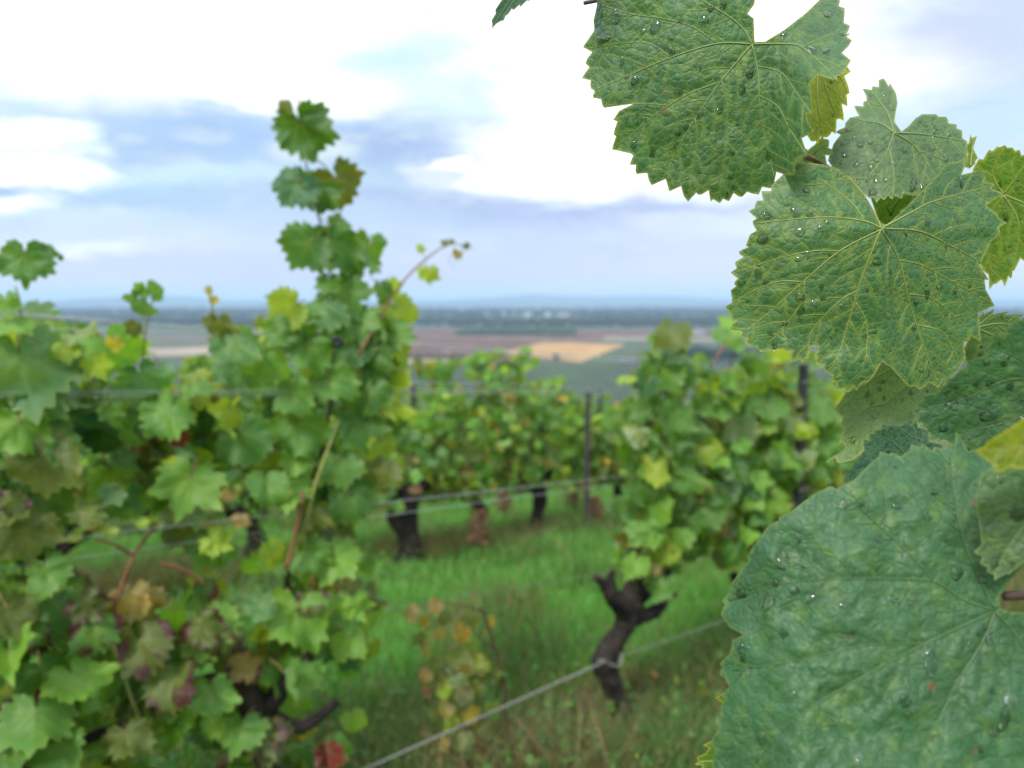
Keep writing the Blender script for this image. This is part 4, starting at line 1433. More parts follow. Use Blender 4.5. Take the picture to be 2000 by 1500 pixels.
def gcol(X, Y, r_, n):
    g = np.array([.085, .27, .042])
    g2 = np.array([.11, .27, .05])
    g3 = np.array([.06, .16, .032])
    k = (vnoise(X * 2.2, Y * 2.2, 3) * .5 + .5)[:, None]
    c_ = g * (1 - k) + g2 * k
    k2 = np.clip(vnoise(X * 5, Y * 5, 8), 0, 1)[:, None]
    c_ = c_ * (1 - k2 * .7) + g3 * k2 * .7
    dry = (r_.uniform(0, 1, n) < .05)[:, None]
    c_ = np.where(dry, np.array([.24, .17, .08]), c_)
    return c_ * r_.uniform(.7, 1.35, (n, 1))


blades('grass', 210000, 1.6, 16, lambda X, Y, r_, n: r_.uniform(.05, .13, n) * (1 + .5 * vnoise(X * 3, Y * 3, 6)),
       lambda X, Y, r_, n: r_.uniform(.003, .006, n) * (.7 + Y * .16), gcol, lambda X, Y, r_: ((near_row(X, Y) > .3) | (r_.uniform(0, 1, len(X)) < .45)) & (vnoise(X * 2.6, Y * 2.6, 77) > -.75),
       label='wet green grass between the vine rows', cat='grass', seed=3)


def wcol(X, Y, r_, n):
    cs = np.array([[.17, .105, .05], [.10, .115, .035], [.07, .15, .03], [.15, .09, .04], [.05, .10, .025], [.22, .17, .08]])
    k = vnoise(X * 1.7, Y * 1.7, 21)
    idx = r_.randint(0, 6, n)
    idx = np.where((k > .15) & (r_.uniform(0, 1, n) < .6), 2, idx)
    return cs[idx] * r_.uniform(.6, 1.3, (n, 1))


blades('weeds', 170000, 1.5, 9.5, lambda X, Y, r_, n: r_.uniform(.07, .24, n) * (1 + .6 * vnoise(X * 2.3, Y * 2.3, 16)),
       lambda X, Y, r_, n: r_.uniform(.0015, .0045, n) * (.8 + Y * .12), wcol,
       lambda X, Y, r_: (near_row(X, Y) < .33 + .18 * vnoise(X * 3, Y * 3, 31)) | ((vnoise(X * 1.4, Y * 1.4, 40) > .35) & (r_.uniform(0, 1, len(X)) < .3)),
       lean=.9, seed=9, label='brownish weeds and seedheads under the vines', cat='weeds')


def herbs(n):
    """small broad leaves of clover and dock among the grass"""
    pos, nr, tp, sz, cl = [], [], [], [], []
    while len(pos) < n:
        y = 1.7 + 7 * rnd.random() ** 1.7
        x = y * rnd.uniform(-.7, .75)
        nn = RN.x * x + RN.y * y
        if min(abs(nn - 1.5), abs(nn - 4.7)) > .7 and rnd.random() < .8:
            continue
        pos.append(Vector((x, y, gz(x, y) + rnd.uniform(.02, .16))))
        nr.append(Vector((rnd.gauss(0, .6), rnd.gauss(-.3, .6), 1)))
        tp.append(Vector((rnd.gauss(0, 1), rnd.gauss(0, 1), 0)))
        sz.append(rnd.uniform(.012, .036))
        cl.append(pick({'green': 3, 'dark': 6, 'olive': 4, 'brown': .3}))
    o = leaf_cloud('ground_cover', None, pos, nr, tp, sz, cl)
    o['label'] = 'small broad weed leaves on the ground under the vines'
    o['category'] = 'weeds'


herbs(6000)
blades('weeds', 5200, 1.95, 2.5, lambda X, Y, r_, n: r_.uniform(.04, .13, n), lambda X, Y, r_, n: r_.uniform(.002, .004, n), wcol, None,
       lean=.8, fr=(.09, .21), seed=19, label='tuft of weeds round the foot of the twisted black trunk', cat='weeds')


def dock(px, py, h, label, colr=(.16, .075, .04)):
    """rust-brown dried dock plant"""
    d = ray(px, py)
    t_ = 3.0
    for _ in range(30):
        q = d * t_
        t_ *= gz(q.x, q.y) / q.z if q.z < 0 else 1
    q = d * t_
    e = empty('dried_dock', (q.x, q.y, gz(q.x, q.y)), label, 'weed', 'rust-brown dried plants between the rows')
    for i in range(4):
        a = rnd.uniform(0, 6.28)
        l_ = rnd.uniform(.02, .12) * h * 2
        v_, f_ = tube_data([(0, 0, -.03), (math.cos(a) * l_ * .4, math.sin(a) * l_ * .4, h * .5), (math.cos(a) * l_, math.sin(a) * l_, h * rnd.uniform(.8, 1))], [.004, .003, .001], 5)
        link('stem', mesh('stem', v_, f_, DOCKM), e)
    V, Fc, b = [], [], 0
    for i in range(600):
        a = rnd.uniform(0, 6.28)
        z = h * rnd.uniform(.25, 1.0)
        r0 = rnd.uniform(0, .17) * h * 1.8 * (1.1 - abs(z / h - .6))
        c0 = np.array([math.cos(a) * r0, math.sin(a) * r0, z])
        v = rs.normal(0, 1, (3, 3)) * .011 + c0
        V.append(v)
        Fc.append([b, b + 1, b + 2])
        b += 3
    link('seedhead', mesh('seedhead', np.concatenate(V), Fc, DOCKM, smooth=False), e, kind='stuff')


DOCKM = simple_mat('dried_dock_brown', (.20, .11, .06), .9, scale=30, var=.4)
dock(935, 1085, .34, 'rust-brown dried dock plant standing in the green grass')
dock(1120, 1010, .42, 'bushier brown dried plant right of the curved dark trunk')
dock(1160, 1040, .30, 'low brown dried plant below the rusty post')
dock(985, 1015, .30, 'faint brown dried plant left of the curved dark trunk')

# ------------------------------------------------------------------ the close leaves on the right
hero_e = empty('foreground_grapevine', P(2150, 700, .45), 'close grapevine with big rain-wet leaves filling the right side', 'grapevine')


def toothed(tips, jx, jy, smooth_idx=(), depth=.30, jitter=.06, seed=0):
    """outline through the tooth tips with a notch between each two"""
    r_ = random.Random(seed)
    o = []
    n = len(tips)
    for i in range(n):
        x0_, y0_ = tips[i][:2]
        x1_, y1_ = tips[(i + 1) % n][:2]
        o.append((x0_, y0_))
        sm = len(tips[i]) > 2
        L = math.hypot(x1_ - x0_, y1_ - y0_)
        if sm or L < 9:
            k = int(L // 24)
            for j in range(1, k + 1):
                f = j / (k + 1)
                o.append((x0_ + (x1_ - x0_) * f, y0_ + (y1_ - y0_) * f))
            continue
        parts = max(1, int(round(L / 46)))
        for j in range(parts):
            a, b = j / parts, (j + 1) / parts
            f = a + (b - a) * r_.uniform(.24, .4)
            mx, my = x0_ + (x1_ - x0_) * f, y0_ + (y1_ - y0_) * f
            mx += r_.uniform(-2, 2)
            my += r_.uniform(-2, 2)
            dx, dy = jx - mx, jy - my
            dl = math.hypot(dx, dy)
            dd = min(L / parts, 42) * depth * r_.uniform(.55, 1.35)
            o.append((mx + dx / dl * dd, my + dy / dl * dd))
            f2 = a + (b - a) * .7
            bx, by = x0_ + (x1_ - x0_) * f2, y0_ + (y1_ - y0_) * f2
            o.append((bx + dx / dl * dd * .30, by + dy / dl * dd * .30))
            if j < parts - 1:
                bx, by = x0_ + (x1_ - x0_) * b, y0_ + (y1_ - y0_) * b
                o.append((bx + r_.uniform(-3, 3), by + r_.uniform(-3, 3)))
    return o


def seg_dist(pts, poly, closed=False):
    """distance of many points to a polyline, and the running position of the nearest segment"""
    p = np.asarray(poly, float)
    if closed:
        p = np.vstack([p, p[:1]])
    best = np.full(len(pts), 1e9)
    for a, b in zip(p[:-1], p[1:]):
        ab = b - a
        t_ = np.clip(((pts - a) @ ab) / max(1e-9, ab @ ab), 0, 1)
        d = np.hypot(*(pts - a - t_[:, None] * ab).T)
        best = np.minimum(best, d)
    return best


def poly_mask(pts, poly):
    x, y = pts[:, 0], pts[:, 1]
    ins = np.zeros(len(pts), bool)
    n = len(poly)
    j = n - 1
    for i in range(n):
        xi, yi = poly[i]
        xj, yj = poly[j]
        if yi != yj:
            c_ = ((yi > y) != (yj > y)) & (x < (xj - xi) * (y - yi) / (yj - yi) + xi)
            ins ^= c_
        j = i
    return ins


def hero(label, J, D0, tips, veins, mat, veinmat, shape, ndrop=30, drop_r=(2.2, 7), step=5.0, depth=.44, seed=0, bulge=.0006, wave=.0013,
         vr=(1.9, .7), lateral=True, drop_at=(), petiole=None):
    r_ = random.Random(seed)
    outl = toothed(tips, J[0], J[1], depth=depth, seed=seed)
    outl = [o for i, o in enumerate(outl) if math.hypot(o[0] - outl[i - 1][0], o[1] - outl[i - 1][1]) > 1.2]
    O = np.array(outl)
    lo, hi_ = O.min(0), O.max(0)
    gx = np.arange(lo[0], hi_[0], step)
    gy = np.arange(lo[1], hi_[1], step * .866)
    G = np.array([(x + (step / 2 if k % 2 else 0), y) for k, y in enumerate(gy) for x in gx])
    G += np.random.RandomState(seed).uniform(-.15, .15, G.shape) * step
    G = G[poly_mask(G, outl)]
    dE = seg_dist(G, outl, True)
    G = G[dE > step * .45]
    res = delaunay_2d_cdt([Vector(p) for p in outl] + [Vector(p) for p in G], [], [list(range(len(outl)))], 1, 1e-4)
    V2 = np.array([v[:] for v in res[0]])
    tris = [tuple(f) for f in res[2]]
    # veins: the hand-drawn main ones and laterals grown from them
    mains = [smooth_path(v, max(10, int(len(v) * 5))) for v in veins]
    lines = [(v, vr[0] if abs(v[0][0] - J[0]) + abs(v[0][1] - J[1]) < 26 else vr[0] * .62, vr[1]) for v in mains]
    if lateral:
        occ = [q for v in mains for q in v]
        for v in list(mains):
            L = np.cumsum(np.r_[0, np.hypot(*np.diff(v, axis=0).T)])
            s_ = 30 + r_.uniform(0, 12)
            side = r_.choice([-1, 1])
            while s_ < L[-1] - 14:
                i = int(np.searchsorted(L, s_))
                tdir = v[min(i + 1, len(v) - 1)] - v[i - 1]
                tdir /= np.hypot(*tdir)
                ang = side * R(r_.uniform(42, 60))
                pth = [v[i]]
                a = math.atan2(tdir[1], tdir[0]) + ang
                mxl = r_.uniform(40, 75) * (1 - .4 * s_ / L[-1]) * 1.3
                ll = 0
                cur = v[i].copy()
                while ll < mxl:
                    a -= side * R(r_.uniform(0, 5)) - R(r_.uniform(-5, 5))
                    cur = cur + np.array([math.cos(a), math.sin(a)]) * 7
                    ll += 7
                    if not poly_mask(cur[None], outl)[0]:
                        break
                    if ll > 12 and min((q[0] - cur[0]) ** 2 + (q[1] - cur[1]) ** 2 for q in occ) < 64:
                        pth.append(cur)
                        break
                    pth.append(cur)
                if len(pth) > 3:
                    pv = np.array(pth)
                    lines.append((pv, vr[0] * .36, .35))
                    occ += [q for q in pv[2:]]
                side = -side
                s_ += r_.uniform(15, 27)
    dv = np.full(len(V2), 1e9)
    dm = np.full(len(V2), 1e9)
    for v, a, b in lines:
        near = (V2[:, 0] > v[:, 0].min() - 26) & (V2[:, 0] < v[:, 0].max() + 26) & (V2[:, 1] > v[:, 1].min() - 26) & (V2[:, 1] < v[:, 1].max() + 26)
        if near.any():
            d = seg_dist(V2[near], v)
            dv[near] = np.minimum(dv[near], d)
            if a > vr[0] * .5:
                dm[near] = np.minimum(dm[near], d)
    dE = seg_dist(V2, outl, True)

    def depth_at(p2, dv_, dm_):
        u, v_ = (p2[:, 0] - J[0]) / 300, (p2[:, 1] - J[1]) / 300
        D = D0 * (1 + shape(u, v_))
        D = D + wave * (vnoise(p2[:, 0] / 60 + seed, p2[:, 1] / 60, seed) + .45 * vnoise(p2[:, 0] / 26, p2[:, 1] / 26 + seed, seed + 1)) * (.3 + np.minimum(1, np.hypot(u, v_)))
        D = D - bulge * (1 - np.exp(-dv_ / 11)) - bulge * (1 - np.exp(-dm_ / 18))
        return D
    Dp = depth_at(V2, dv, dm)

    def unproj(p2, D):
        xc = (p2[:, 0] - 1000) / F
        yc = (750 - p2[:, 1]) / F
        return np.stack([xc, math.cos(PITCH) + yc * math.sin(PITCH), -math.sin(PITCH) + yc * math.cos(PITCH)], -1) * D[:, None]
    V3 = unproj(V2, Dp)
    base = np.array(P(J[0], J[1], D0))
    vein_a = np.exp(-(dv / 3.2) ** 2)
    edge_a = np.exp(-(dE / 2.6) ** 2)
    # faces towards the camera
    T = np.array([f for f in tris if len(f) == 3])
    a_, b_, c__ = V3[T[:, 0]], V3[T[:, 1]], V3[T[:, 2]]
    nn = np.cross(b_ - a_, c__ - a_)
    flip = (nn * a_).sum(1) > 0
    T[flip] = T[flip][:, ::-1]
    me = mesh('leaf', V3 - base, T, mat, {'vein': vein_a, 'edge': edge_a})
    lf = link('leaf', me, hero_e, Vector(base) - hero_e.location, label=label)

    def depth_lin(p2):
        d_v = np.full(len(p2), 1e9)
        d_m = np.full(len(p2), 1e9)
        for v, a, b in lines:
            d = seg_dist(p2, v)
            d_v = np.minimum(d_v, d)
            if a > vr[0] * .5:
                d_m = np.minimum(d_m, d)
        return depth_at(p2, d_v, d_m)
    # vein ribs, each main vein with the thinner ones that branch from it
    groups_ = [[] for _ in mains]
    for li, (v, a, b) in enumerate(lines):
        if li < len(mains):
            groups_[li].append((v, a, b))
        else:
            gi = min(range(len(mains)), key=lambda g: np.min(np.hypot(*(mains[g] - v[0]).T)))
            groups_[gi].append((v, a, b))
    for g in groups_:
        V, Fc = [], []
        for v, a, b in g:
            v = v[poly_mask(v, outl)] if len(v) > 3 else v
            if len(v) < 3:
                continue
            D = depth_at(v, np.zeros(len(v)), np.zeros(len(v)) if a > vr[0] * .5 else np.minimum(1e9, seg_dist(v, mains[0]) * 0 + 8))
            D = depth_lin(v)
            rr = [(a + (b - a) * (i / (len(v) - 1)) ** .8) / F * D0 for i in range(len(v))]
            p3 = unproj(v, D - np.array(rr) * .25 - bulge * .45) - base
            v_, f_ = tube_data(p3, rr, 6, base=len(V))
            V += v_
            Fc += f_
        if V:
            link('vein', mesh('vein', V, Fc, veinmat), lf)
    # water drops
    cand = list(drop_at)
    tries = 0
    while len(cand) < ndrop + len(drop_at) and tries < 4000:
        tries += 1
        x, y = r_.uniform(lo[0], hi_[0]), r_.uniform(lo[1], hi_[1])
        if not (-20 < x < 2020 and -20 < y < 1520):
            continue
        if not poly_mask(np.array([[x, y]]), outl)[0] or seg_dist(np.array([[x, y]]), outl, True)[0] < 6:
            continue
        rad = drop_r[0] + (drop_r[1] * 1.3 - drop_r[0]) * r_.random() ** 1.9
        if any(math.hypot(x - q[0], y - q[1]) < rad + q[2] + 3 for q in cand):
            continue
        cand.append((x, y, rad))
    for q in cand:
        x, y, rad = q[:3]
        e_ = np.array([[x, y], [x + 3, y], [x, y + 3]])
        p3 = unproj(e_, depth_lin(e_))
        nrm = Vector(np.cross(p3[1] - p3[0], p3[2] - p3[0]))
        if nrm.dot(Vector(p3[0])) > 0:
            nrm = -nrm
        nrm.normalize()
        mt = orient(nrm, Vector((r_.gauss(0, .4), 0, -1)))
        s_ = rad / F * D0
        d = link('water_drop', HDROPS[r_.randrange(len(HDROPS))], lf, Vector(p3[0]) - Vector(base))
        d.rotation_euler = mt.to_4x4().to_euler()
        st = q[3] if len(q) > 3 else r_.choice([.8, 1, 1.2, 1.5, 2.3]) * r_.uniform(.85, 1.15)
        d.scale = (s_, s_ * st, s_ * .42)
    if petiole:
        pts_ = smooth_path([tuple(P(a, b, c_)) for a, b, c_ in petiole], 10)
        tube_obj('leaf_stem', None, [Vector(p) for p in pts_], [.0016] * 10, M['petiole'], 8)
        o = bpy.data.objects['leaf_stem'] if 'leaf_stem' in bpy.data.objects else None
        o = COL.objects[-1]
        o.parent = lf
        o.location = -Vector(base)
    return lf


HDROPS = []
for k_ in range(6):
    rr_ = np.random.RandomState(50 + k_)
    V = ICO_V.copy()
    V[:, 0] *= 1 - .22 * V[:, 1] * rr_.uniform(.2, 1)
    V[:, 0] += .18 * rr_.uniform(-1, 1) * V[:, 1] ** 2
    V = V * (1 + .07 * np.sin(3 * np.arctan2(V[:, 1], V[:, 0]) + rr_.uniform(0, 6)))[:, None]
    V[:, 2] = np.where(V[:, 2] < 0, V[:, 2] * .12, V[:, 2])
    HDROPS.append(mesh('water_drop', V, ICO_F, M['water']))

VEINP = simple_mat('pale_vein', (.16, .25, .09), .45, scale=60, var=.15)
VEINY = simple_mat('yellow_vein', (.24, .29, .07), .42, scale=60, var=.2)
VEIND = simple_mat('green_vein', (.06, .13, .04), .45, scale=60, var=.2)
H1 = hero_mat('wet_leaf_blue_green', (.046, .122, .046), (.135, .20, .042), (.16, .235, .075), (.24, .26, .06))
H2 = hero_mat('wet_leaf_mid_green', (.054, .138, .052), (.14, .21, .048), (.18, .25, .07), (.26, .28, .06))
H3 = hero_mat('wet_leaf_deep_green', (.046, .122, .052), (.105, .18, .045), (.06, .13, .05), (.12, .17, .05), net=.3, spot=.8, rough=.48)
H4 = hero_mat('wet_leaf_soft_green', (.075, .145, .062), (.13, .195, .06), (.17, .24, .09), (.20, .25, .09), net=.35)
HY = hero_mat('yellow_green_leaf', (.075, .155, .022), (.13, .19, .025), (.19, .25, .05), (.32, .32, .05), trans=.35, spot=.3)
HYY = hero_mat('yellowing_leaf', (.15, .20, .012), (.26, .24, .015), (.24, .26, .04), (.4, .36, .03), trans=.4, spot=.8)
HP = hero_mat('pale_leaf_underside', (.125, .20, .09), (.16, .225, .08), (.22, .29, .12), (.30, .30, .10), trans=.3, net=.8, spot=.5)
HT = hero_mat('teal_crinkled_leaf', (.028, .085, .052), (.05, .12, .06), (.10, .18, .10), (.10, .14, .06), net=.7)

# leaf 1, top
hero('large upright leaf at the top, notched deeply at its stem joint', (1469, 86), .395,
     [(1160, -10), (1165, 14, 1), (1160, 60, 1), (1138, 92), (1143, 124), (1136, 153), (1154, 173), (1158, 191), (1179, 211, 1), (1236, 203, 1), (1206, 218), (1197, 234),
      (1198, 263), (1195, 292, 1), (1232, 300), (1230, 322), (1243, 340), (1273, 362, 1), (1300, 350, 1), (1307, 374), (1344, 394), (1370, 380, 1), (1384, 372, 1), (1388, 394), (1406, 397),
      (1424, 393), (1449, 385), (1482, 380), (1510, 368), (1551, 342, 1), (1553, 312, 1), (1577, 302, 1), (1566, 270, 1), (1590, 257), (1575, 222, 1), (1588, 223, 1), (1582, 164, 1), (1596, 146, 1), (1636, 158), (1655, 140),
      (1662, 118), (1664, 79), (1660, 50), (1650, 16), (1640, -6), (1620, -22, 1), (1600, 0, 1), (1572, 27, 1), (1532, 58, 1), (1495, 81, 1), (1474, 82, 1), (1472, 36, 1), (1460, 27, 1), (1473, 9, 1), (1476, -10, 1), (1462, -70),
      (1400, -120), (1320, -140), (1240, -110), (1190, -60)],
     [[(1469, 86), (1401, 85), (1311, 112), (1219, 151), (1164, 175)],
      [(1469, 86), (1452, 57), (1425, 33), (1390, 12), (1320, -30), (1270, -60)],
      [(1401, 85), (1352, 52), (1294, 36), (1236, 28), (1172, 9)],
      [(1469, 86), (1410, 157), (1358, 232), (1323, 293), (1300, 346)],
      [(1406, 160), (1346, 183), (1285, 220), (1236, 261), (1202, 288)],
      [(1410, 157), (1419, 203), (1419, 278), (1410, 342), (1404, 390)],
      [(1469, 86), (1481, 145), (1484, 203), (1494, 267), (1513, 348)],
      [(1480, 129), (1526, 142), (1555, 180), (1584, 222)],
      [(1484, 187), (1520, 209), (1541, 250), (1572, 298)],
      [(1358, 232), (1362, 280), (1352, 330), (1346, 385)],
      [(1311, 112), (1270, 86), (1215, 84), (1150, 95)],
      [(1469, 86), (1541, 86), (1567, 93), (1601, 122), (1633, 156)]],
     H1, VEINP, lambda u, v: .02 * v - .03 * u + .04 * np.abs(u) ** 2 + .05 * np.logaddexp(0, (v - .4) * 6) / 6 * 1.2 - .20 * v * np.clip(u - .12, 0, .4) * 3 - .08 * np.maximum(u - .18, 0),
     ndrop=62, drop_r=(2, 6), seed=1,
     drop_at=((1280, 52, 11, 1.5), (1376, 40, 9, 1.3), (1325, 176, 9, 1.4), (1462, 142, 11, 1.0), (1388, 14, 8, 1.2), (1240, 158, 9, 1.2), (1610, 100, 9, 1), (1648, 66, 8, 1.3), (1366, 222, 8, 1), (1310, 74, 7), (1256, 60, 7), (1430, 298, 5, 1.6)),
     petiole=((1469, 88, .398), (1474, 120, .42), (1490, 240, .46), (1600, 400, .47), (1700, 440, .48)))
# pair of leaves glimpsed behind leaf 1
hero('small yellowing leaf peeping out right behind the top leaf', (1600, 120), .44,
     [(1560, 100, 1), (1600, 90, 1), (1650, 110), (1662, 140), (1660, 182), (1655, 208), (1648, 236, 1), (1640, 232), (1632, 262), (1616, 268, 1), (1603, 268), (1598, 282), (1584, 276, 1), (1560, 240, 1)],
     [[(1600, 120), (1615, 180), (1635, 230)], [(1600, 120), (1596, 190), (1605, 262)], [(1600, 120), (1640, 150), (1656, 182)]],
     HYY, VEINY, lambda u, v: .05 * u, ndrop=8, drop_r=(2, 4), seed=2)
hero('pale leaf scrap between the top leaf and the one right of it', (1560, 330), .46,
     [(1540, 300, 1), (1576, 290), (1590, 283), (1612, 258), (1620, 275), (1632, 298), (1612, 303, 1), (1615, 320, 1), (1600, 340, 1), (1560, 345, 1)],
     [[(1560, 330), (1590, 300), (1618, 280)]], HP, VEINP, lambda u, v: 0 * u, ndrop=3, drop_r=(2, 4), seed=3)
hero('dark leaf tip hanging from the upper edge of the picture', (1040, -80), .43,
     [(961, 56), (960, 40), (968, 18), (985, -6, 1), (1000, -60, 1), (1060, -90, 1), (1100, -50, 1), (1050, -20), (1034, 2), (1016, 14), (1003, 20), (990, 30), (982, 42), (970, 46)],
     [[(1040, -80), (1010, -20), (980, 25), (963, 52)], [(1010, -20), (1025, -5)]], HT, VEIND, lambda u, v: .1 * u, ndrop=0, seed=4)
# leaf 4, upper right
hero('soft green leaf standing up right of the top leaf with a folded lobe', (1746, 259), .425,
     [(1747, 238, 1), (1749, 222, 1), (1753, 201, 1), (1750, 182, 1), (1738, 162), (1726, 153, 1), (1716, 156, 1), (1716, 170, 1), (1704, 168), (1684, 173, 1), (1692, 188), (1686, 200), (1668, 207, 1), (1674, 220), (1660, 230, 1),
      (1651, 240), (1632, 258), (1628, 281, 1), (1617, 313, 1), (1640, 350, 1), (1700, 388), (1712, 396), (1728, 390), (1743, 389), (1762, 388), (1782, 382, 1), (1830, 380, 1), (1870, 350, 1), (1889, 318, 1), (1889, 276), (1879, 255), (1868, 243),
      (1847, 228), (1828, 223, 1), (1801, 223, 1), (1788, 231, 1), (1775, 246, 1), (1761, 257, 1)],
     [[(1746, 259), (1722, 242), (1690, 236), (1660, 230)], [(1746, 259), (1730, 300), (1705, 335), (1670, 375)], [(1746, 259), (1780, 280), (1805, 310), (1825, 345)],
      [(1746, 259), (1800, 262), (1840, 268), (1880, 275)], [(1746, 259), (1735, 225), (1715, 195), (1700, 178)], [(1735, 290), (1745, 330), (1745, 385)]],
     H4, VEINP, lambda u, v: .06 * np.abs(u) - .05 * v + .12 * np.maximum(-v, 0) ** 1.5, ndrop=55, drop_r=(2, 5.5), seed=5, step=5,
     drop_at=((1674, 321, 7, 1), (1700, 324, 6, 1.3), (1713, 335, 5), (1712, 350, 6), (1730, 350, 5, 1.6), (1820, 289, 8, .8), (1705, 375, 9, .8), (1845, 310, 7, 1.2), (1680, 282, 6), (1722, 245, 5)),
     petiole=((1746, 259, .425), (1760, 300, .46), (1800, 420, .47)))
hero('tiny curled leaf between the folded leaf and the right edge', (1895, 325), .435,
     [(1884, 326, 1), (1890, 300, 1), (1878, 285), (1893, 278, 1), (1895, 262), (1908, 266, 1), (1901, 290, 1), (1910, 308), (1905, 320, 1), (1893, 330, 1)],
     [[(1895, 325), (1898, 300), (1903, 268)]], HY, VEINY, lambda u, v: 2.0 * u * u, ndrop=2, drop_r=(2, 3), seed=6, step=3)
# leaf 5, right edge
hero('yellow-green leaf cut by the right edge, behind the big middle leaf', (1960, 380), .455,
     [(1900, 330, 1), (1912, 310), (1932, 292), (1948, 286), (1962, 283), (1978, 288), (1992, 293), (2012, 300), (2060, 330), (2080, 400), (2060, 470), (2020, 500), (2000, 510), (1981, 529), (1975, 545), (1962, 560), (1940, 556, 1), (1932, 566), (1915, 520, 1), (1890, 420, 1)],
     [[(1960, 380), (1940, 340), (1960, 290)], [(1960, 380), (1990, 440), (1975, 540)], [(1960, 380), (1930, 440), (1935, 540)], [(1960, 380), (2010, 400), (2060, 420)], [(1960, 380), (1990, 340), (2010, 310)]],
     HY, VEINY, lambda u, v: -.1 * u + .05 * v, ndrop=20, drop_r=(2, 5), seed=7)
# shaded leaf behind leaf 2 / 4
hero('shaded leaf in the gap behind the two large leaves', (1740, 420), .45,
     [(1700, 385, 1), (1740, 380, 1), (1790, 375, 1), (1780, 400), (1760, 430, 1), (1735, 450, 1), (1715, 430, 1)],
     [[(1740, 420), (1750, 400), (1765, 385)], [(1740, 420), (1730, 400)]], HY, VEIND, lambda u, v: 0 * u, ndrop=0, seed=8)
# leaf 6, below leaf 2, underside
hero('pale leaf seen from below with a curled white tip', (1850, 640), .455,
     [(1723, 700, 1), (1700, 740, 1), (1660, 762, 1), (1646, 768), (1640, 785, 1), (1627, 801), (1640, 812), (1642, 832), (1638, 868), (1651, 872, 1), (1648, 880, 1), (1630, 890, 1), (1612, 905), (1640, 905, 1), (1667, 898, 1), (1688, 880, 1), (1730, 860, 1), (1790, 840, 1), (1830, 780, 1), (1870, 700, 1), (1850, 640, 1)],
     [[(1850, 640), (1780, 700), (1700, 745), (1640, 800)], [(1850, 640), (1800, 730), (1730, 790), (1670, 860), (1620, 900)], [(1730, 790), (1690, 800), (1655, 840)], [(1850, 640), (1830, 720), (1800, 800)]],
     HP, VEINP, lambda u, v: -.06 * v, ndrop=16, drop_r=(2, 5), seed=9, drop_at=((1695, 772, 6, 1.9),))
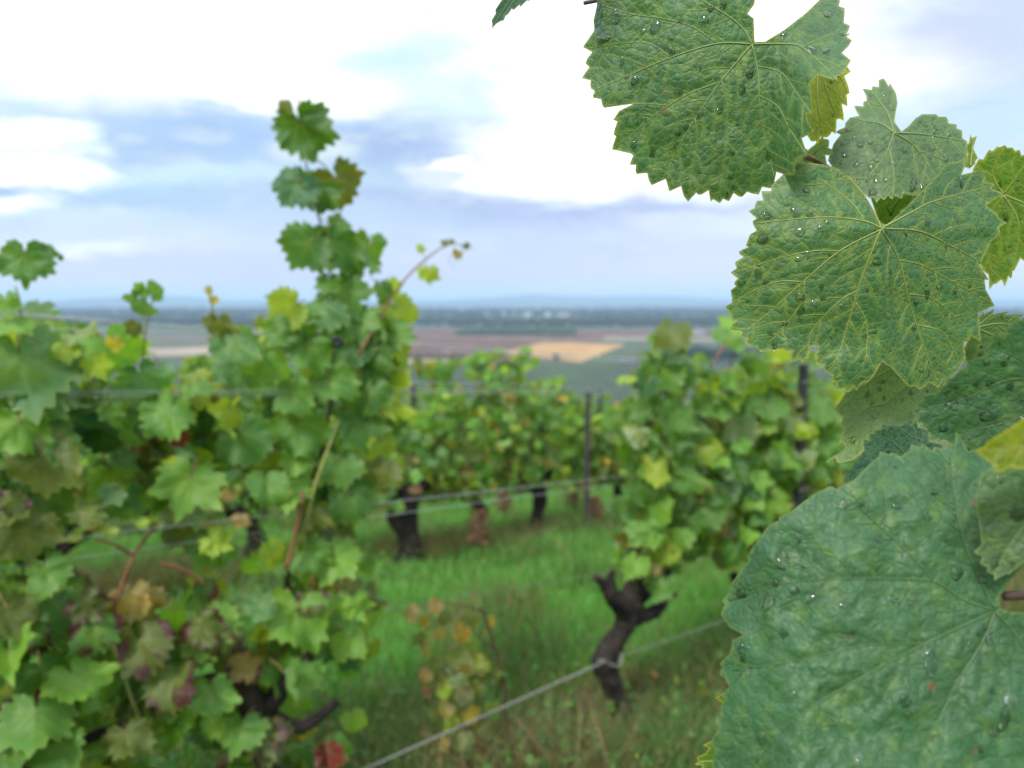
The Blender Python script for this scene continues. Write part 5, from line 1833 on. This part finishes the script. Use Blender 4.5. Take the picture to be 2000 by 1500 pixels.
# leaf 2, the sharp middle leaf
hero('big sharp leaf in the middle right with yellow veins meeting in an orange joint', (1721, 446), .38,
     [(1553, 318, 1), (1580, 318, 1), (1607, 321, 1), (1636, 329), (1660, 345, 1), (1687, 377, 1), (1708, 412, 1), (1717, 434, 1), (1732, 439, 1), (1767, 407, 1), (1793, 380, 1), (1833, 340, 1), (1844, 324, 1), (1862, 314), (1885, 309, 1), (1884, 327), (1929, 332), (1925, 348),
      (1942, 359), (1960, 378, 1), (1926, 401, 1), (1949, 418), (1966, 436), (1951, 458, 1), (1936, 472, 1), (1914, 519, 1), (1931, 546), (1925, 565, 1), (1943, 597, 1), (1912, 612, 1), (1916, 667), (1889, 667), (1886, 700, 1), (1868, 727, 1), (1851, 745), (1832, 757), (1797, 761), (1774, 755, 1),
      (1757, 736, 1), (1739, 717, 1), (1723, 706, 1), (1706, 735, 1), (1691, 749), (1672, 762), (1656, 767), (1633, 760), (1624, 744), (1622, 732, 1), (1610, 724), (1594, 712), (1592, 695), (1597, 677, 1), (1584, 677, 1), (1578, 702), (1566, 709), (1543, 709), (1530, 682, 1), (1508, 684, 1), (1485, 688, 1),
      (1477, 678, 1), (1458, 675), (1446, 658), (1425, 643), (1428, 620, 1), (1416, 599), (1430, 586, 1), (1427, 567), (1434, 552), (1427, 532), (1436, 512), (1443, 491), (1458, 476, 1), (1465, 458), (1470, 432), (1462, 412), (1478, 392), (1487, 373), (1510, 358, 1), (1530, 340)],
     [[(1721, 446), (1689, 432), (1619, 424), (1529, 430), (1472, 437)],
      [(1689, 432), (1668, 401), (1637, 375), (1600, 350)],
      [(1721, 446), (1713, 452), (1640, 490), (1569, 550), (1512, 602), (1449, 654)],
      [(1640, 490), (1588, 490), (1519, 505), (1435, 533)],
      [(1569, 550), (1519, 550), (1470, 569), (1420, 598)],
      [(1721, 446), (1692, 519), (1675, 567), (1657, 630), (1640, 685), (1623, 721)],
      [(1675, 567), (1640, 588), (1588, 643), (1578, 685), (1572, 702)],
      [(1671, 591), (1692, 630), (1692, 692), (1683, 712)],
      [(1721, 446), (1756, 508), (1775, 588), (1796, 654), (1817, 713), (1829, 745)],
      [(1756, 508), (1803, 519), (1865, 553), (1935, 592)],
      [(1777, 574), (1824, 585), (1879, 633)],
      [(1793, 635), (1841, 650), (1869, 702)],
      [(1571, 549), (1566, 590), (1530, 640), (1500, 672)],
      [(1721, 446), (1793, 451), (1845, 474), (1890, 498), (1925, 520)],
      [(1721, 446), (1779, 415), (1813, 397), (1870, 380), (1930, 365)],
      [(1721, 446), (1712, 425), (1690, 385), (1655, 345)]],
     H2, VEINY, lambda u, v: .03 * v + .05 * np.minimum(u, 0) ** 2 + .16 * np.maximum(u, 0) - .04 * np.maximum(u, 0) ** 2 + .06 * np.maximum(-v, 0) + .05 * np.logaddexp(0, (v - .5) * 6) / 6 * 1.2 - .04 * np.maximum(v - .6, 0),
     ndrop=75, drop_r=(2, 6), seed=10, bulge=.0006,
     drop_at=((1490, 466, 11, 1.2), (1563, 450, 10, 1.2), (1495, 420, 12, .6), (1603, 445, 6, 1.5), (1564, 580, 10, 1), (1590, 592, 7, 1), (1575, 497, 6, 1.5), (1712, 512, 8, 1), (1834, 560, 9, .8), (1553, 418, 6), (1582, 419, 7, .8), (1800, 722, 9, .8), (1575, 372, 7, .8), (1812, 430, 9, 1.5), (1480, 530, 7)),
     petiole=((1721, 449, .383), (1730, 470, .40), (1760, 480, .43), (1850, 430, .46)))
# leaf 7
hero('crinkled dark teal leaf between the pale leaf and the big lower leaf', (1800, 930), .40,
     [(1647, 938, 1), (1664, 912, 1), (1688, 880, 1), (1688, 859), (1700, 847), (1712, 840), (1725, 829), (1740, 830, 1), (1760, 832, 1), (1772, 825), (1789, 822), (1812, 842), (1840, 870, 1), (1860, 930, 1), (1820, 1000, 1), (1700, 1000, 1)],
     [[(1800, 930), (1760, 880), (1720, 850)], [(1800, 930), (1790, 870), (1785, 835)], [(1800, 930), (1730, 920), (1670, 920)]],
     HT, VEIND, lambda u, v: .1 * u, ndrop=22, drop_r=(2, 4.5), seed=11, wave=.0025)
# leaf 11
hero('leaf with a red-stained edge at the right behind the big middle leaf', (1905, 640), .43,
     [(1880, 690, 1), (1911, 617), (1923, 608), (1941, 604), (1971, 608), (2000, 613), (2040, 640, 1), (2060, 700, 1), (2000, 760, 1), (1900, 740, 1)],
     [[(1905, 640), (1950, 632), (2000, 640)], [(1905, 640), (1940, 612)], [(1905, 640), (1950, 660), (2010, 690)]],
     H4, VEINP, lambda u, v: .1 * v, ndrop=8, drop_r=(2, 4), seed=12, wave=.003)
# leaf 8
hero('blurred blue-green leaf at the right edge above the yellow tip', (2080, 760), .30,
     [(1782, 806, 1), (1790, 790, 1), (1812, 768), (1835, 757), (1852, 740), (1867, 731, 1), (1900, 700), (1936, 670, 1), (1940, 650), (1973, 632, 1), (2010, 618, 1), (2100, 600, 1), (2160, 700, 1), (2140, 900, 1), (2020, 960, 1), (1900, 900, 1), (1845, 858), (1832, 862), (1815, 858), (1810, 842), (1800, 832), (1788, 822)],
     [[(2080, 760), (1980, 740), (1880, 780), (1800, 800)], [(2080, 760), (1990, 700), (1940, 680)], [(2080, 760), (1980, 820), (1870, 845)]],
     H3, VEIND, lambda u, v: -.04 * u + .05 * v, ndrop=22, drop_r=(3, 8), seed=13, drop_at=((1860, 790, 15, .7), (1930, 812, 17, .6), (1850, 762, 7)))
# leaf 3, the big low one
hero('huge blurred blue-green leaf filling the lower right corner', (1944, 1193), .275,
     [(1867, 843), (1842, 876, 1), (1825, 873), (1800, 866), (1779, 868), (1764, 888), (1740, 884), (1718, 882), (1700, 905, 1), (1667, 938, 1), (1640, 950), (1620, 950, 1), (1592, 964, 1), (1541, 1001, 1), (1522, 1010), (1503, 1024, 1), (1475, 1061, 1), (1460, 1085), (1445, 1117, 1), (1424, 1145), (1410, 1173), (1408, 1201, 1), (1425, 1225, 1),
      (1452, 1240, 1), (1430, 1250), (1427, 1270), (1405, 1297), (1405, 1318), (1424, 1341, 1), (1410, 1360), (1405, 1383), (1396, 1411), (1388, 1453), (1391, 1500), (1420, 1560), (1520, 1620), (1700, 1660), (1880, 1640), (2040, 1580), (2120, 1480), (2150, 1340), (2110, 1240, 1), (2040, 1195, 1), (1980, 1196, 1), (1956, 1190, 1),
      (1950, 1170, 1), (1975, 1130, 1), (2040, 1060, 1), (2060, 960, 1), (2000, 900, 1), (1950, 880), (1900, 878)],
     [[(1944, 1193), (1877, 1169), (1825, 1136), (1727, 1131), (1620, 1131), (1527, 1141), (1424, 1173)],
      [(1825, 1136), (1769, 1075), (1713, 1024), (1660, 975)],
      [(1944, 1193), (1807, 1257), (1667, 1332), (1550, 1407), (1475, 1490)],
      [(1944, 1193), (1919, 1253), (1867, 1337), (1844, 1384), (1790, 1490)],
      [(1807, 1257), (1690, 1260), (1560, 1290), (1430, 1310)],
      [(1944, 1193), (1891, 1080), (1867, 987), (1855, 893)],
      [(1620, 1131), (1560, 1080), (1500, 1060)],
      [(1944, 1193), (2010, 1280), (2060, 1400)]],
     H3, VEIND, lambda u, v: -.05 * v + .08 * np.maximum(-u - .8, 0) ** 1.5 + .10 * np.maximum(-u - 1.45, 0) + .05 * np.maximum(-v - .3, 0) ** 2 * 1.5,
     ndrop=70, drop_r=(3, 9), seed=14, step=7, depth=.30, bulge=.0009, wave=.0016, vr=(2.6, 1.0),
     drop_at=((1528, 1092, 14, 1.5), (1502, 1175, 16, 1.4), (1450, 1160, 14, 1.3), (1716, 1053, 12, .8), (1645, 984, 9, 1), (1680, 982, 9, 1), (1752, 988, 9, 1), (1868, 1118, 13, 1.2), (1745, 1172, 14, .5), (1810, 1010, 10, .8), (1975, 1365, 15, 1), (1448, 1265, 8), (1940, 1430, 12, .7)))
# leaf 10
hero('pale leaf flap with a brown edge at the right margin over the huge leaf', (2070, 1020), .262,
     [(1915, 930, 1), (1950, 900, 1), (2010, 880, 1), (2100, 900, 1), (2140, 1000, 1), (2090, 1080, 1), (2000, 1098, 1), (1984, 1112), (1970, 1122), (1954, 1126), (1942, 1134), (1928, 1116), (1914, 1100), (1902, 1077), (1915, 1040, 1), (1905, 980, 1)],
     [[(2070, 1020), (2000, 1030), (1940, 1120)], [(2070, 1020), (1980, 980), (1920, 950)]],
     H4, VEINP, lambda u, v: -.04 * u, ndrop=6, drop_r=(3, 7), seed=15, drop_at=((1988, 1000, 14, 1.6),))
# leaf 9
hero('yellow leaf tip closest to the camera at the right edge', (2100, 860), .235,
     [(1906, 878), (1930, 862, 1), (1965, 840, 1), (2000, 817, 1), (2080, 790, 1), (2140, 860, 1), (2080, 920, 1), (2000, 916, 1), (1972, 912), (1946, 925), (1936, 905, 1), (1918, 892, 1)],
     [[(2100, 860), (2010, 870), (1920, 880)]], HYY, VEINY, lambda u, v: 0 * u, ndrop=2, drop_r=(2, 4), seed=16)
# tips that show past the edge of leaf 3
hero('yellow-edged leaf tip sticking out below the huge leaf', (1500, 1440), .33,
     [(1356, 1492), (1362, 1478), (1386, 1462, 1), (1372, 1455, 1), (1392, 1446, 1), (1430, 1440, 1), (1450, 1520, 1), (1400, 1530), (1378, 1512), (1366, 1504)],
     [[(1500, 1440), (1430, 1480), (1366, 1488)]], HY, VEINY, lambda u, v: 0 * u, ndrop=0, seed=17)
hero('small yellow leaf point left of the huge leaf', (1450, 1340), .33,
     [(1397, 1362), (1412, 1354, 1), (1440, 1340, 1), (1440, 1380, 1), (1415, 1378, 1)],
     [[(1450, 1340), (1420, 1362)]], HY, VEINY, lambda u, v: 0 * u, ndrop=0, seed=18, step=4)
hero('dark leaf edge behind the left side of the top leaf', (1230, 30), .42,
     [(1164, -20, 1), (1166, 10, 1), (1159, 40, 1), (1163, 74, 1), (1200, 80, 1), (1240, 0, 1), (1220, -40, 1)],
     [[(1230, 30), (1180, 40)]], HT, VEIND, lambda u, v: 0 * u, ndrop=0, seed=19)
# canes of the foreground vine
for pts_, r0, mt_ in (
    ([(1620, 330, .455), (1590, 312, .45), (1576, 306, .445)], .0016, 'petiole'),
    ([(1140, 6, .42), (1160, 2, .42), (1200, -10, .42)], .0011, 'cane_brown'),
    ([(1960, 1164, .285), (1985, 1163, .285), (2060, 1158, .29)], .0018, 'cane_brown'),
    ([(1750, 300, .50), (1860, 360, .50), (2000, 420, .50), (2150, 700, .52)], .003, 'cane'),
    ([(2150, 700, .45), (2160, 1100, .42), (2150, 1500, .42), (2200, 1700, .45)], .004, 'cane'),
):
    q = smooth_path([tuple(P(*p)) for p in pts_], 12)
    tube_obj('shoot', hero_e, [Vector(a) for a in q], [r0] * 12, M[mt_], 8, .08)
print('objects', len(COL.objects))
